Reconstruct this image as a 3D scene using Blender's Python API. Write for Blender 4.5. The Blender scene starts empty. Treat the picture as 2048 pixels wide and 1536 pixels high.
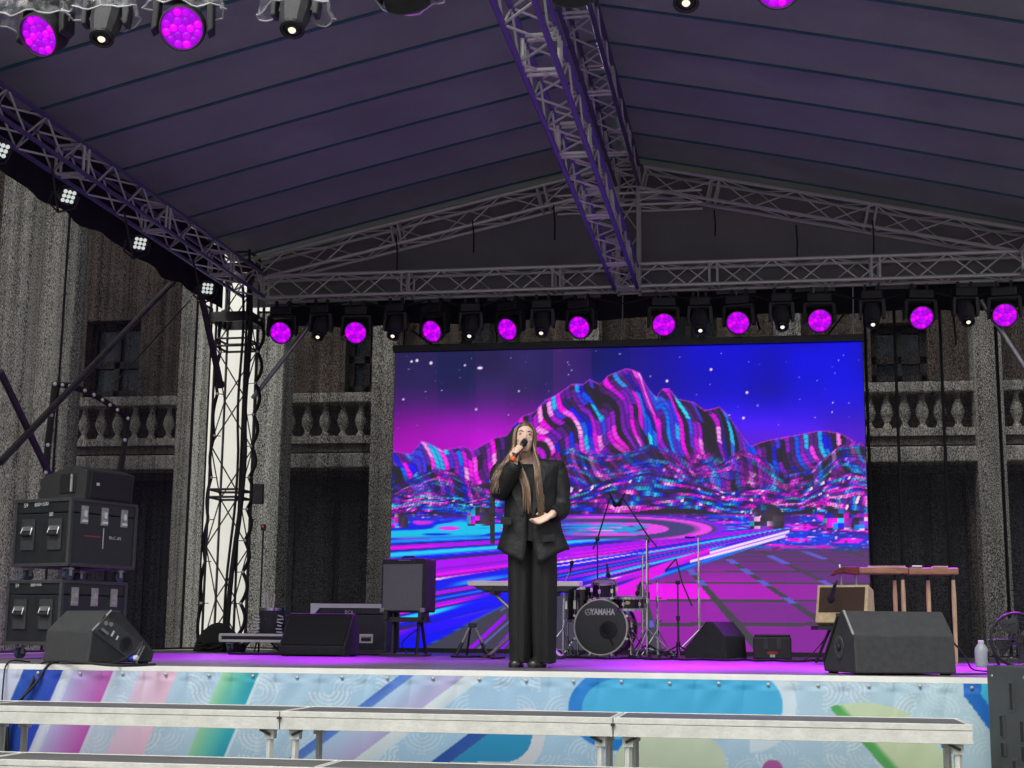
import bpy, bmesh, math, random
import numpy as np
from mathutils import Vector, Matrix, Euler

SC = bpy.context.scene
COL = SC.collection
R = math.radians
random.seed(7)
S = 1.35            # height of the stage floor above the ground
EYE = 1.585         # the photographer's eye height

# ------------------------------------------------------------------ camera
YAW, PIT, ROL = R(9.8), R(9.85), R(0.57)
FPX = 2880.0        # focal length in pixels of the 2048 wide photograph
cf = np.array([-math.sin(YAW)*math.cos(PIT), math.cos(YAW)*math.cos(PIT), math.sin(PIT)])
_r0 = np.array([math.cos(YAW), math.sin(YAW), 0.0]); _u0 = np.cross(_r0, cf)
cr = math.cos(ROL)*_r0 + math.sin(ROL)*_u0
cu = -math.sin(ROL)*_r0 + math.cos(ROL)*_u0
CP = np.array([0.0, 0.0, EYE])
cam_d = bpy.data.cameras.new('camera'); cam = bpy.data.objects.new('camera', cam_d); COL.objects.link(cam)
cam_d.sensor_width = 36.0; cam_d.lens = FPX/2048*36; cam_d.clip_end = 2000; cam_d.clip_start = 0.05
cam.matrix_world = Matrix(((cr[0], cu[0], -cf[0], 0), (cr[1], cu[1], -cf[1], 0), (cr[2], cu[2], -cf[2], EYE), (0, 0, 0, 1)))
SC.camera = cam

# ------------------------------------------------------------------ world, sun, exposure
SUN_EL, SUN_AZ = R(54), R(197)       # soft, half-veiled sun, high over the square behind the viewer
EXPOSURE = 0.62
GAIN = 2.0**-EXPOSURE      # keeps what glows at its own level under the chosen exposure
world = bpy.data.worlds.new('World'); SC.world = world; world.use_nodes = True
nt = world.node_tree; nt.nodes.clear()
sky = nt.nodes.new('ShaderNodeTexSky'); sky.sky_type = 'NISHITA'; sky.sun_disc = False
sky.sun_elevation = SUN_EL; sky.sun_rotation = SUN_AZ; sky.dust_density = 4.0; sky.air_density = 1.0
hs = nt.nodes.new('ShaderNodeHueSaturation'); hs.inputs['Saturation'].default_value = 0.35
bg = nt.nodes.new('ShaderNodeBackground'); bg.inputs['Strength'].default_value = 0.115
ow = nt.nodes.new('ShaderNodeOutputWorld')
nt.links.new(sky.outputs[0], hs.inputs['Color']); nt.links.new(hs.outputs[0], bg.inputs['Color']); nt.links.new(bg.outputs[0], ow.inputs[0])
sl = bpy.data.lights.new('sun', 'SUN'); sl.energy = 1.05; sl.angle = R(24); sl.color = (1.0, 0.95, 0.88)
so = bpy.data.objects.new('sun', sl); COL.objects.link(so)
_sd = Vector((math.sin(SUN_AZ)*math.cos(SUN_EL), math.cos(SUN_AZ)*math.cos(SUN_EL), math.sin(SUN_EL)))
so.rotation_euler = (-_sd).to_track_quat('-Z', 'Y').to_euler(); so.location = _sd*40
vs = SC.view_settings; vs.view_transform = 'Standard'; vs.look = 'None'; vs.exposure = EXPOSURE; vs.gamma = 1.0
vs.use_curve_mapping = False
SC.cycles.max_bounces = 6; SC.cycles.transparent_max_bounces = 12
SC.cycles.sample_clamp_indirect = 4.0
SC.cycles.use_denoising = True; SC.cycles.use_adaptive_sampling = True; SC.cycles.adaptive_threshold = 0.025

# ------------------------------------------------------------------ pixel <-> world
def ray(x, y): return cf + cr*((x-1024)/FPX) - cu*((y-768)/FPX)
def atY(x, y, Y):
    d = ray(x, y); return Vector(CP + d*(Y/d[1]))
def atX(x, y, X):
    d = ray(x, y); return Vector(CP + d*(X/d[0]))
def atZ(x, y, Z):
    d = ray(x, y); return Vector(CP + d*((Z-EYE)/d[2]))
def project(P):
    Q = np.asarray(P, float) - CP; w = Q@cf
    return 1024 + FPX*(Q@cr)/w, 768 - FPX*(Q@cu)/w
def X_at(x, Y, z=S+0.3):
    # world X of photo column x at depth Y, height z
    lo, hi = -30., 30.
    for _ in range(40):
        m = (lo+hi)/2
        if project((m, Y, z))[0] < x: lo = m
        else: hi = m
    return (lo+hi)/2
def Z_at(y, X, Y):
    lo, hi = -10., 30.
    for _ in range(40):
        m = (lo+hi)/2
        if project((X, Y, m))[1] > y: lo = m
        else: hi = m
    return (lo+hi)/2

# ------------------------------------------------------------------ materials
def srgb(c):
    c = np.asarray(c, float)/255.0
    return np.where(c <= 0.04045, c/12.92, ((c+0.055)/1.055)**2.4)
def s3(r, g, b): return tuple(float(v) for v in srgb((r, g, b)))
_M = {}
def mat(name, col, rough=0.6, metal=0.0, var=0.15, scale=6.0, bump=0.0, bscale=60.0, spec=0.5, coat=0.0, stretch=None, rvar=0.1):
    if name in _M: return _M[name]
    m = bpy.data.materials.new(name); m.use_nodes = True; n = m.node_tree.nodes; l = m.node_tree.links
    p = n['Principled BSDF']
    tc = n.new('ShaderNodeTexCoord'); mp = n.new('ShaderNodeMapping'); l.new(tc.outputs['Object'], mp.inputs[0])
    if stretch: mp.inputs['Scale'].default_value = stretch
    nz = n.new('ShaderNodeTexNoise'); nz.inputs['Scale'].default_value = scale; nz.inputs['Detail'].default_value = 5
    nz.inputs['Roughness'].default_value = 0.65
    l.new(mp.outputs[0], nz.inputs['Vector'])
    rp = n.new('ShaderNodeValToRGB')
    rp.color_ramp.elements[0].position = 0.3; rp.color_ramp.elements[1].position = 0.7
    rp.color_ramp.elements[0].color = (*[c*(1-var) for c in col], 1); rp.color_ramp.elements[1].color = (*[min(1, c*(1+var)) for c in col], 1)
    l.new(nz.outputs['Fac'], rp.inputs[0]); l.new(rp.outputs[0], p.inputs['Base Color'])
    if rvar:
        mr = n.new('ShaderNodeMapRange'); mr.inputs['To Min'].default_value = max(0, rough-rvar); mr.inputs['To Max'].default_value = min(1, rough+rvar)
        l.new(nz.outputs['Fac'], mr.inputs['Value']); l.new(mr.outputs[0], p.inputs['Roughness'])
    else: p.inputs['Roughness'].default_value = rough
    p.inputs['Metallic'].default_value = metal; p.inputs['Specular IOR Level'].default_value = spec
    p.inputs['Coat Weight'].default_value = coat
    if bump:
        b2 = n.new('ShaderNodeTexNoise'); b2.inputs['Scale'].default_value = bscale; b2.inputs['Detail'].default_value = 4
        l.new(mp.outputs[0], b2.inputs['Vector'])
        bp = n.new('ShaderNodeBump'); bp.inputs['Strength'].default_value = bump; bp.inputs['Distance'].default_value = 0.01
        l.new(b2.outputs['Fac'], bp.inputs['Height']); l.new(bp.outputs[0], p.inputs['Normal'])
    _M[name] = m; return m
def emit(name, col, strength, base=(0.02, 0.02, 0.02)):
    if name in _M: return _M[name]
    m = bpy.data.materials.new(name); m.use_nodes = True; p = m.node_tree.nodes['Principled BSDF']
    p.inputs['Base Color'].default_value = (*base, 1); p.inputs['Emission Color'].default_value = (*col, 1)
    p.inputs['Emission Strength'].default_value = strength*GAIN; p.inputs['Roughness'].default_value = 0.25
    m.cycles.emission_sampling = 'NONE'
    _M[name] = m; return m

M_alu = mat('aluminium_tube', (0.70, 0.69, 0.66), 0.38, 0.3, 0.2, 9)
M_alu_w = mat('bright_aluminium', (0.72, 0.72, 0.70), 0.42, 0.4, 0.12, 14, 0.1, 120)
M_purple = mat('violet_tinted_tube', s3(112, 92, 172), 0.4, 0.3, 0.18, 7)  # bare chord tubes with a violet tint in their base colour
M_plast = mat('black_plastic', (0.018, 0.018, 0.02), 0.45, 0, 0.3, 20, 0.15, 200)
M_plast_g = mat('dark_grey_plastic', (0.05, 0.052, 0.055), 0.48, 0, 0.25, 14, 0.2, 150)
M_paintblk = mat('textured_black_paint', (0.03, 0.032, 0.034), 0.6, 0, 0.35, 22, 0.5, 320)
M_grille = mat('black_speaker_grille', (0.022, 0.022, 0.024), 0.65, 0.2, 0.3, 60, 0.6, 500)
M_rubber = mat('black_rubber', (0.015, 0.015, 0.015), 0.75, 0, 0.3, 10)
M_chrome = mat('chrome', (0.75, 0.75, 0.76), 0.16, 1.0, 0.1, 8, rvar=0.08)
M_steel = mat('galvanised_steel', (0.42, 0.42, 0.41), 0.4, 0.7, 0.25, 18)
M_darksteel = mat('dark_steel_pole', (0.05, 0.048, 0.05), 0.5, 0.4, 0.3, 12)
M_white = mat('white_paint', (0.74, 0.75, 0.70), 0.5, 0, 0.08, 5, 0.1, 80)

# ------------------------------------------------------------------ mesh helpers
def V(*a): return Vector(a)
class MB:
    def __init__(s): s.v = []; s.f = []
    def add(s, vs, fs):
        o = len(s.v); s.v += [Vector(q) for q in vs]; s.f += [tuple(i+o for i in f) for f in fs]; return s
    def box(s, c, d, M=None):
        hx, hy, hz = d[0]/2, d[1]/2, d[2]/2; c = Vector(c)
        q = [Vector((x, y, z)) for x in (-hx, hx) for y in (-hy, hy) for z in (-hz, hz)]
        if M is not None: q = [M@p for p in q]
        return s.add([p+c for p in q], [(0, 1, 3, 2), (4, 6, 7, 5), (0, 4, 5, 1), (2, 3, 7, 6), (0, 2, 6, 4), (1, 5, 7, 3)])
    def tube(s, a, b, r, r2=None, n=10, cap=True):
        a, b = Vector(a), Vector(b); r2 = r if r2 is None else r2
        d = (b-a)
        if d.length < 1e-6: return s
        d.normalize(); u = d.orthogonal().normalized(); w = d.cross(u)
        vs = []
        for p, rr in ((a, r), (b, r2)):
            for i in range(n):
                t = 2*math.pi*i/n; vs.append(p+u*(rr*math.cos(t))+w*(rr*math.sin(t)))
        fs = [(i, (i+1) % n, n+(i+1) % n, n+i) for i in range(n)]
        if cap: fs += [tuple(range(n-1, -1, -1)), tuple(range(n, 2*n))]
        return s.add(vs, fs)
    def path(s, pts, r, n=7, closed=False):
        pts = [Vector(p) for p in pts]; m = len(pts); vs = []; u = None
        for i, p in enumerate(pts):
            a = pts[i-1] if (i or closed) else p; b = pts[(i+1) % m] if (i < m-1 or closed) else p
            d = (b-a)
            d = d.normalized() if d.length > 1e-9 else Vector((0, 0, 1))
            if u is None: u = d.orthogonal().normalized()
            u = u - d*u.dot(d)
            u = u.normalized() if u.length > 1e-6 else d.orthogonal().normalized()
            w = d.cross(u); rr = r[i] if isinstance(r, (list, tuple)) else r
            vs += [p+u*(rr*math.cos(2*math.pi*k/n))+w*(rr*math.sin(2*math.pi*k/n)) for k in range(n)]
        fs = []
        for i in range(m if closed else m-1):
            j = (i+1) % m
            fs += [(i*n+k, i*n+(k+1) % n, j*n+(k+1) % n, j*n+k) for k in range(n)]
        if not closed: fs += [tuple(range(n-1, -1, -1)), tuple(range((m-1)*n, m*n))]
        return s.add(vs, fs)
    def loft(s, rings, cap=True, closed=True):
        n = len(rings[0]); vs = [p for r in rings for p in r]; fs = []
        for i in range(len(rings)-1):
            for k in range(n if closed else n-1):
                fs.append((i*n+k, i*n+(k+1) % n, (i+1)*n+(k+1) % n, (i+1)*n+k))
        if cap and closed: fs += [tuple(range(n-1, -1, -1)), tuple(range((len(rings)-1)*n, len(rings)*n))]
        return s.add(vs, fs)
    def lathe(s, prof, n=24, M=None, cap=True):
        M = M or Matrix.Identity(4)
        return s.loft([[M@Vector((r*math.cos(2*math.pi*k/n), r*math.sin(2*math.pi*k/n), z)) for k in range(n)] for r, z in prof], cap)
    def prism(s, poly, a, b, M=None):
        # polygon in local xz, extruded along y from a to b
        M = M or Matrix.Identity(4); n = len(poly)
        vs = [M@Vector((x, y, z)) for y in (a, b) for x, z in poly]
        fs = [(i, (i+1) % n, n+(i+1) % n, n+i) for i in range(n)]+[tuple(range(n-1, -1, -1)), tuple(range(n, 2*n))]
        return s.add(vs, fs)
    def prismx(s, poly, a, b):
        # polygon in yz, extruded along x
        n = len(poly); vs = [Vector((x, y, z)) for x in (a, b) for y, z in poly]
        fs = [(i, (i+1) % n, n+(i+1) % n, n+i) for i in range(n)]+[tuple(range(n-1, -1, -1)), tuple(range(n, 2*n))]
        return s.add(vs, fs)
    def grid(s, pts, nu, nv):
        return s.add(pts, [(j*nu+i, j*nu+i+1, (j+1)*nu+i+1, (j+1)*nu+i) for j in range(nv-1) for i in range(nu-1)])
    def mesh(s, name, bevel=0.0, smooth=0):
        me = bpy.data.meshes.new(name); me.from_pydata([tuple(q) for q in s.v], [], s.f)
        bm = bmesh.new(); bm.from_mesh(me)
        if bevel: bmesh.ops.bevel(bm, geom=list(bm.edges), offset=bevel, segments=2, profile=0.6, affect='EDGES', clamp_overlap=True)
        bmesh.ops.recalc_face_normals(bm, faces=list(bm.faces)); bm.to_mesh(me); bm.free()
        if smooth:
            me.polygons.foreach_set('use_smooth', [True]*len(me.polygons)); me.set_sharp_from_angle(angle=R(smooth))
        me.update(); return me
    def build(s, name, m, parent=None, origin=None, bevel=0.0, smooth=0):
        if origin is not None:
            o = Vector(origin); s.v = [q-o for q in s.v]
        me = s.mesh(name, bevel, smooth)
        for mm in (m if isinstance(m, (list, tuple)) else [m]): me.materials.append(mm)
        ob = bpy.data.objects.new(name, me); COL.objects.link(ob)
        if parent is not None: ob.parent = parent
        elif origin is not None: ob.location = origin
        return ob
def tag(o, label, cat, group=None, kind=None):
    if label: o['label'] = label
    if cat: o['category'] = cat
    if group: o['group'] = group
    if kind: o['kind'] = kind
    return o
def thing(name, label, cat, loc=(0, 0, 0), rz=0.0, group=None):
    o = bpy.data.objects.new(name, None); COL.objects.link(o); o.location = loc; o.rotation_euler = (0, 0, rz)
    o.empty_display_size = 0.1
    return tag(o, label, cat, group)
def structure(o): o['kind'] = 'structure'; return o
def inst(name, me, parent, M):
    o = bpy.data.objects.new(name, me); COL.objects.link(o); o.parent = parent; o.matrix_basis = M; return o
def copy_tree(root, loc, rz, label):
    def rec(o, par):
        c = o.copy(); COL.objects.link(c); c.parent = par
        for ch in o.children: rec(ch, c)
        return c
    c = rec(root, None); c.location = loc; c.rotation_euler = (0, 0, rz); c['label'] = label; return c
def text_mesh(name, txt, size, m, parent, M, extrude=0.0015, bold=0.0, xs=1.0):
    cu_ = bpy.data.curves.new(name, 'FONT'); cu_.body = txt; cu_.size = size; cu_.extrude = extrude; cu_.offset = bold
    cu_.align_x = 'CENTER'; cu_.align_y = 'CENTER'; cu_.resolution_u = 3
    ob = bpy.data.objects.new(name+'_tmp', cu_); COL.objects.link(ob)
    bpy.context.view_layer.update()
    me = bpy.data.meshes.new_from_object(ob.evaluated_get(bpy.context.evaluated_depsgraph_get()))
    bpy.data.objects.remove(ob); bpy.data.curves.remove(cu_)
    me.name = name; me.materials.clear(); me.materials.append(m)
    o = bpy.data.objects.new(name, me); COL.objects.link(o); o.parent = parent
    o.matrix_basis = M@Matrix.Diagonal((xs, 1, 1, 1)); return o
def frame_M(o, x, z):
    # matrix with given origin, local x direction and local z (normal) direction
    x = Vector(x).normalized(); z = Vector(z).normalized(); y = z.cross(x)
    return Matrix(((x.x, y.x, z.x, o[0]), (x.y, y.y, z.y, o[1]), (x.z, y.z, z.z, o[2]), (0, 0, 0, 1)))
_uc = {}
def unit_cyl(m, n=6):
    if m.name not in _uc:
        me = MB().tube((0, 0, 0), (0, 0, 1), 1.0, n=n).mesh('tube', smooth=50); me.materials.append(m); _uc[m.name] = me
    return _uc[m.name]
def bar(name, parent, a, b, r, m):
    a, b = Vector(a), Vector(b); d = b-a
    q = d.to_track_quat('Z', 'Y').to_matrix().to_4x4()
    return inst(name, unit_cyl(m), parent, Matrix.Translation(a)@q@Matrix.Diagonal((r, r, d.length, 1)))
# ================================================================== the setting
g = MB().grid([V(x, y, 0) for y in (-60, 0, 8, 30, 300) for x in (-300, -20, 0, 20, 300)], 5, 5)
structure(g.build('ground', mat('paving_ground', (0.11, 0.105, 0.1), 0.85, 0, 0.2, 1.5, 0.3, 20)))
# stage deck: one slab with a bright edge profile
M_deck = mat('grey_stage_deck', (0.13, 0.12, 0.135), 0.4, 0, 0.2, 1.2, 0.06, 40, spec=0.5, rvar=0.1)
FY = 9.3                      # front edge of the stage
deck = MB().box((-1.6, (FY+19.0)/2, S-0.05), (11.6, 19.0-FY, 0.1)).build('stage_floor', M_deck)
structure(deck)
e = MB().box((-1.6, FY-0.012, S-0.016), (11.6, 0.02, 0.036)).build('edge_trim', M_white, deck)

# --- the stone building behind the stage, seen through the scrim
FYB = 23.0
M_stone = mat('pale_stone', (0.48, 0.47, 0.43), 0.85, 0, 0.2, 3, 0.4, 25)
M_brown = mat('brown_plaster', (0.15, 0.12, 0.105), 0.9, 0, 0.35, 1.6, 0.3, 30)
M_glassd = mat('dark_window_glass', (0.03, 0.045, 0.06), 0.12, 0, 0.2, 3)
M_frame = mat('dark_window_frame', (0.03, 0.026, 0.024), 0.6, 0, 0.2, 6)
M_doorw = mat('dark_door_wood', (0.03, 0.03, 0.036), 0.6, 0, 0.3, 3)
bx0, bx1 = -16.0, 10.0
bld = thing('stone_building', 'old stone building with balustrade and pilasters seen dimly through the mesh behind the stage', 'building', (0, FYB, 0))
zr = Z_at(800, -7.1, FYB); zb = Z_at(884, -7.1, FYB); zc = Z_at(948, -7.1, FYB)
wins = []
def wall_holes(x0, x1, z0, z1, holes):
    xs = sorted({x0, x1, *[h[0] for h in holes], *[h[1] for h in holes]}); zs = sorted({z0, z1, *[h[2] for h in holes], *[h[3] for h in holes]})
    mb = MB()
    for i in range(len(xs)-1):
        for j in range(len(zs)-1):
            cx, cz = (xs[i]+xs[i+1])/2, (zs[j]+zs[j+1])/2
            if any(h[0] < cx < h[1] and h[2] < cz < h[3] for h in holes): continue
            a, b, c, d = xs[i], xs[i+1], zs[j], zs[j+1]
            mb.add([(a, 0, c), (b, 0, c), (b, 0, d), (a, 0, d)], [(0, 1, 2, 3)])
    for a, b, c, d in holes:
        mb.add([(a, 0, c), (b, 0, c), (b, 0.35, c), (a, 0.35, c)], [(0, 1, 2, 3)]); mb.add([(a, 0, d), (b, 0, d), (b, 0.35, d), (a, 0.35, d)], [(0, 1, 2, 3)])
        mb.add([(a, 0, c), (a, 0, d), (a, 0.35, d), (a, 0.35, c)], [(0, 1, 2, 3)]); mb.add([(b, 0, c), (b, 0, d), (b, 0.35, d), (b, 0.35, c)], [(0, 1, 2, 3)])
    return mb
up = []
pil = [X_at(p, FYB, 4) for p in (395, 780, 1180, 1580, 1975)]; pil = [2*pil[0]-pil[1]] + pil + [2*pil[-1]-pil[-2]]
for i in range(len(pil)-1):
    a, b = pil[i], pil[i+1]
    if i == 1: up.append((X_at(690, FYB, 6), X_at(765, FYB, 6), zr-0.1, 6.9))
    elif i == 4: up.append((X_at(1742, FYB, 6), X_at(1856, FYB, 6), zr-0.1, 6.5))
    else: up.append((a+(b-a)*0.35, a+(b-a)*0.65, zr-0.1, 6.9))
dn = [(a+0.28, b-0.28, 0.0, zc-0.05) for a, b in zip(pil[:-1], pil[1:])]
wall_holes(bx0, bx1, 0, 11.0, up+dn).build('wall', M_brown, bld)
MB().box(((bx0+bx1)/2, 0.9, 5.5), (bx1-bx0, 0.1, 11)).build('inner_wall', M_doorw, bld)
for a, b, c, d in up:
    w = MB().add([(a, 0.3, c), (b, 0.3, c), (b, 0.3, d), (a, 0.3, d)], [(0, 1, 2, 3)]).build('window', M_glassd, bld)
    fr = MB()
    for xx in (a+0.05, (a+b)/2, b-0.05): fr.box((xx, 0.25, (c+d)/2), (0.1, 0.06, d-c))
    for zz in (c+0.3, c+(d-c)*0.52, d-0.06): fr.box(((a+b)/2, 0.245, zz), (b-a, 0.05, 0.12))
    fr.build('window_frame', M_frame, w)
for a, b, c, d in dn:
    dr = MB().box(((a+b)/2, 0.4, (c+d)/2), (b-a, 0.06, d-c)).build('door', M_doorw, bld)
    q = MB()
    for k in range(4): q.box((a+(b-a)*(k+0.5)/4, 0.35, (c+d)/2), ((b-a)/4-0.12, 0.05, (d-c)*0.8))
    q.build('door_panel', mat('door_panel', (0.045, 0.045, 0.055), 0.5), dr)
MB().box(((bx0+bx1)/2, -0.3, zc+0.16), (bx1-bx0, 0.5, 0.24)).build('cornice', M_stone, bld, bevel=0.03)
MB().box(((bx0+bx1)/2, -0.22, zc+0.42), (bx1-bx0, 0.36, 0.2)).build('frieze', M_brown, bld)
MB().box(((bx0+bx1)/2, -0.26, zb-0.02), (bx1-bx0, 0.4, 0.12)).build('plinth', M_stone, bld)
MB().box(((bx0+bx1)/2, -0.26, zr-0.03), (bx1-bx0, 0.36, 0.16)).build('hand_rail', M_stone, bld, bevel=0.02)
bal = MB().lathe([(0.09, 0), (0.10, 0.03), (0.06, 0.08), (0.05, 0.12), (0.10, 0.2), (0.125, 0.28), (0.10, 0.38), (0.06, 0.48), (0.05, 0.56), (0.09, 0.6)], 12).mesh('baluster', smooth=60)
bal.materials.append(M_stone)
hb = zr-0.11-(zb+0.04)
for i in range(len(pil)-1):
    n = 9
    for k in range(n):
        x = pil[i]+0.3+(pil[i+1]-pil[i]-0.6)*(k+0.5)/n
        inst('baluster', bal, bld, Matrix.Translation((x, -0.26, zb+0.04))@Matrix.Diagonal((0.8, 0.8, hb/0.6, 1)))
for i, x in enumerate(pil):
    MB().box((x, -0.32, 5.2), (0.42, 0.5, 10.4)).build('pilaster', M_stone, bld, bevel=0.03)
# round columns of the portico on the left
for k, (px, w) in enumerate(((30, 0.46), (108, 0.36))):
    X = X_at(px, 20.5, 4.5)
    t = thing('stone_column', ['thick round stone column behind the left mesh at the picture edge', 'slimmer pale stone column behind the left mesh, right of the thick one'][k], 'column', (X, 20.5, 0), 0, 'portico columns left of the stage')
    MB().lathe([(w*1.02, 0.25), (w, 1), (w*0.97, 5), (w*0.9, 9.4)], 32).build('shaft', M_stone, t, smooth=60)
    MB().lathe([(w*1.3, 0), (w*1.3, 0.12), (w*1.15, 0.2), (w*1.05, 0.26)], 32).build('base', M_stone, t, smooth=40)
    MB().lathe([(w*0.95, 9.4), (w*1.25, 9.7), (w*1.25, 9.85)], 32).build('capital', M_stone, t, smooth=40)
# white painted pillar seen directly through the gap at the tower
xp = X_at(468, 19.6, 4)
t = thing('white_pillar', 'bright white plastered pillar showing through the lattice tower at stage left', 'pillar', (xp, 19.6, 0))
MB().box((0, 0.3, 4.0), (1.35, 0.5, 8.0)).build('shaft', mat('bright_white_plaster', (0.80, 0.81, 0.74), 0.9, 0, 0.04, 2), t, bevel=0.04)
MB().box((0, 0.3, 0.2), (1.2, 0.7, 0.4)).build('base', M_stone, t, bevel=0.04)
# ================================================================== trusses and roof
LX, RX, CX = -6.72, 3.5, -1.6          # left eave, right eave, ridge
BY, FRY = 18.0, 8.6                     # back truss and front truss depth
ZT, ZB = 6.26, 5.96                     # top / bottom chord height of the horizontal trusses
def truss(name, label, a, b, upv=(0, 0, 1), w=0.29, h=0.29, seg=0.36, m=M_alu, mb_=None, cr_=0.024, br_=0.0105, frames=True):
    """box truss whose axis runs from a to b (centre of the section)"""
    a, b = Vector(a), Vector(b); t = thing(name, label, 'truss', a)
    d = (b-a); L = d.length; d.normalize(); side = d.cross(Vector(upv)).normalized(); u = side.cross(d).normalized()
    mb_ = mb_ or M_alu
    c = [side*(sx*w/2)+u*(sz*h/2) for sx, sz in ((-1, -1), (1, -1), (1, 1), (-1, 1))]
    for q in c: bar('chord', t, q, q+d*L, cr_, m)
    n = max(1, round(L/seg))
    for k in range(4):
        p, q = c[k], c[(k+1) % 4]; fl = k % 2
        for i in range(n):
            s0, s1 = L*i/n, L*(i+1)/n
            if (i+fl) % 2: p_, q_ = p, q
            else: p_, q_ = q, p
            bar('brace', t, p_+d*s0, q_+d*s1, br_, mb_)
    if frames:
        ft = []; x = 2.0
        while x < L-0.5: ft += [x-0.05, x+0.05]; x += 2.0
        for x in [0.03, L-0.03]+ft:
            for k in range(4): bar('end_bar', t, c[k]+d*x, c[(k+1) % 4]+d*x, 0.016, mb_)
    return t
zm = (ZT+ZB)/2
truss('back_truss', 'long horizontal lattice truss across the stage back carrying the magenta lights', (LX+0.2, BY, zm), (RX-0.1, BY, zm))
truss('eave_truss', 'lattice truss running along the left roof eave with small white lamps', (LX+0.15, FRY, zm), (LX+0.15, BY-0.2, zm), mb_=M_alu, m=mat('violet_grey_tube', s3(110, 100, 150), 0.4, 0.5, 0.15, 6))
truss('eave_truss', 'lattice truss along the right roof eave at the right picture edge', (RX-0.15, FRY, zm), (RX-0.15, BY-0.2, zm))
truss('centre_truss', 'violet tubed lattice truss hanging under the ridge from front to back', (CX-0.02, FRY, zm-0.03), (CX-0.02, BY-0.05, zm-0.03), m=M_purple, cr_=0.026)
ZR = 7.55
truss('ridge_truss', 'grey lattice truss along the roof ridge above the violet truss', (CX, FRY, ZR-0.1), (CX, BY-0.05, ZR-0.1), m=mat('dull_violet_tube', s3(92, 84, 120), 0.45, 0.4, 0.15, 6), seg=0.4)
truss('rafter_truss', 'sloping lattice truss of the back gable, left of the ridge', (LX+0.1, BY+0.02, 6.36), (CX-0.18, BY+0.02, ZR-0.13), seg=0.5)
truss('rafter_truss', 'sloping lattice truss of the back gable, right of the ridge', (RX-0.1, BY+0.02, 6.36), (CX+0.18, BY+0.02, ZR-0.13), seg=0.5)
truss('collar_truss', 'short horizontal lattice truss tying the rafters under the back gable peak', (CX-0.95, BY+0.03, ZR-0.42), (CX+0.95, BY+0.03, ZR-0.42), h=0.16, seg=0.5, cr_=0.018, frames=False)
truss('king_post', 'upright lattice post below the peak of the back gable', (CX, BY-0.02, 5.9), (CX, BY-0.02, ZR), upv=(0, 1, 0), w=0.27, h=0.24, seg=0.4)
truss('front_truss', 'lattice truss across the stage front carrying the nearest lights', (LX, FRY, zm), (RX, FRY, zm))
truss('tower', 'black lattice tower in front of the white pillar at the left stage back', (LX-0.12, BY-0.05, S), (LX-0.12, BY-0.05, 6.6), upv=(0, 1, 0), w=0.42, h=0.42, seg=0.66, m=M_darksteel, mb_=M_darksteel, cr_=0.018, br_=0.009)
truss('tower', 'lattice tower at the right stage back beyond the picture edge', (RX+0.12, BY-0.05, S), (RX+0.12, BY-0.05, 6.6), upv=(0, 1, 0), w=0.40, h=0.40, seg=0.46, cr_=0.027, br_=0.015)
# sleeve blocks on the towers
for X, lab in ((LX-0.12, 'dark steel sleeve block riding on top of the left tower'), (RX+0.12, 'steel sleeve block on the right tower at the picture edge')):
    t = thing('sleeve_block', lab, 'sleeve block', (X, BY-0.05, 5.62))
    for z in (0.0, 0.66):
        for sx in (-1, 1): MB().box((sx*0.27, 0, z+0.06), (0.04, 0.58, 0.13)).build('side_plate', M_darksteel, t)
        for sy in (-1, 1): MB().box((0, sy*0.27, z+0.06), (0.5, 0.04, 0.13)).build('cross_plate', M_darksteel, t)
    for sx in (-1, 1):
        for sy in (-1, 1): bar('corner_tube', t, (sx*0.27, sy*0.27, 0), (sx*0.27, sy*0.27, 0.8), 0.022, M_darksteel)

# membrane: one panel between every two seams
M_roof = mat('grey_roof_membrane', (0.315, 0.36, 0.335), 0.65, 0, 0.16, 0.8, 0.5, 2.5)
M_seam = mat('teal_seam_strap', (0.045, 0.16, 0.19), 0.6, 0, 0.2, 4)
roof = thing('stage_roof', 'dark grey pitched membrane roof with teal seams over the whole stage', 'roof', (CX, BY, ZR))
zr_, ze_ = 0.18, 6.52-ZR
ys = [17.92-BY-0.93*k for k in range(11)]
ys = [0.35] + ys
for sgn, xe in ((-1, LX-CX-0.25), (1, RX-CX+0.25)):
    for y0, y1 in zip(ys[:-1], ys[1:]):
        pts = []; nu, nv = 25, 9; sg = random.uniform(0.03, 0.09); pw_ = random.uniform(0, 6)
        for j in range(nv):
            for i in range(nu):
                u_, v_ = i/(nu-1), j/(nv-1)
                sag = sg*math.sin(math.pi*v_)+0.03*math.sin(math.pi*u_)+math.sin(math.pi*v_)*(0.012*math.sin(u_*17+pw_+v_*3)+0.008*math.sin(u_*31-v_*5+pw_))
                pts.append(V(xe*u_, y0+(y1-y0)*v_, zr_+(ze_-zr_)*u_+sag))
        MB().grid(pts, nu, nv).build('roof_panel', M_roof, roof, smooth=60)
    for y0 in ys[1:]:
        p = [V(xe*u_, y0, zr_+(ze_-zr_)*u_+0.03*math.sin(math.pi*u_)-0.012) for u_ in [k/14 for k in range(15)]]
        rings = [[q+V(0, -0.02, 0), q+V(0, 0.02, 0), q+V(0, 0.02, 0.014), q+V(0, -0.02, 0.014)] for q in p]
        MB().loft(rings).build('seam_strap', M_seam, roof)
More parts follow.
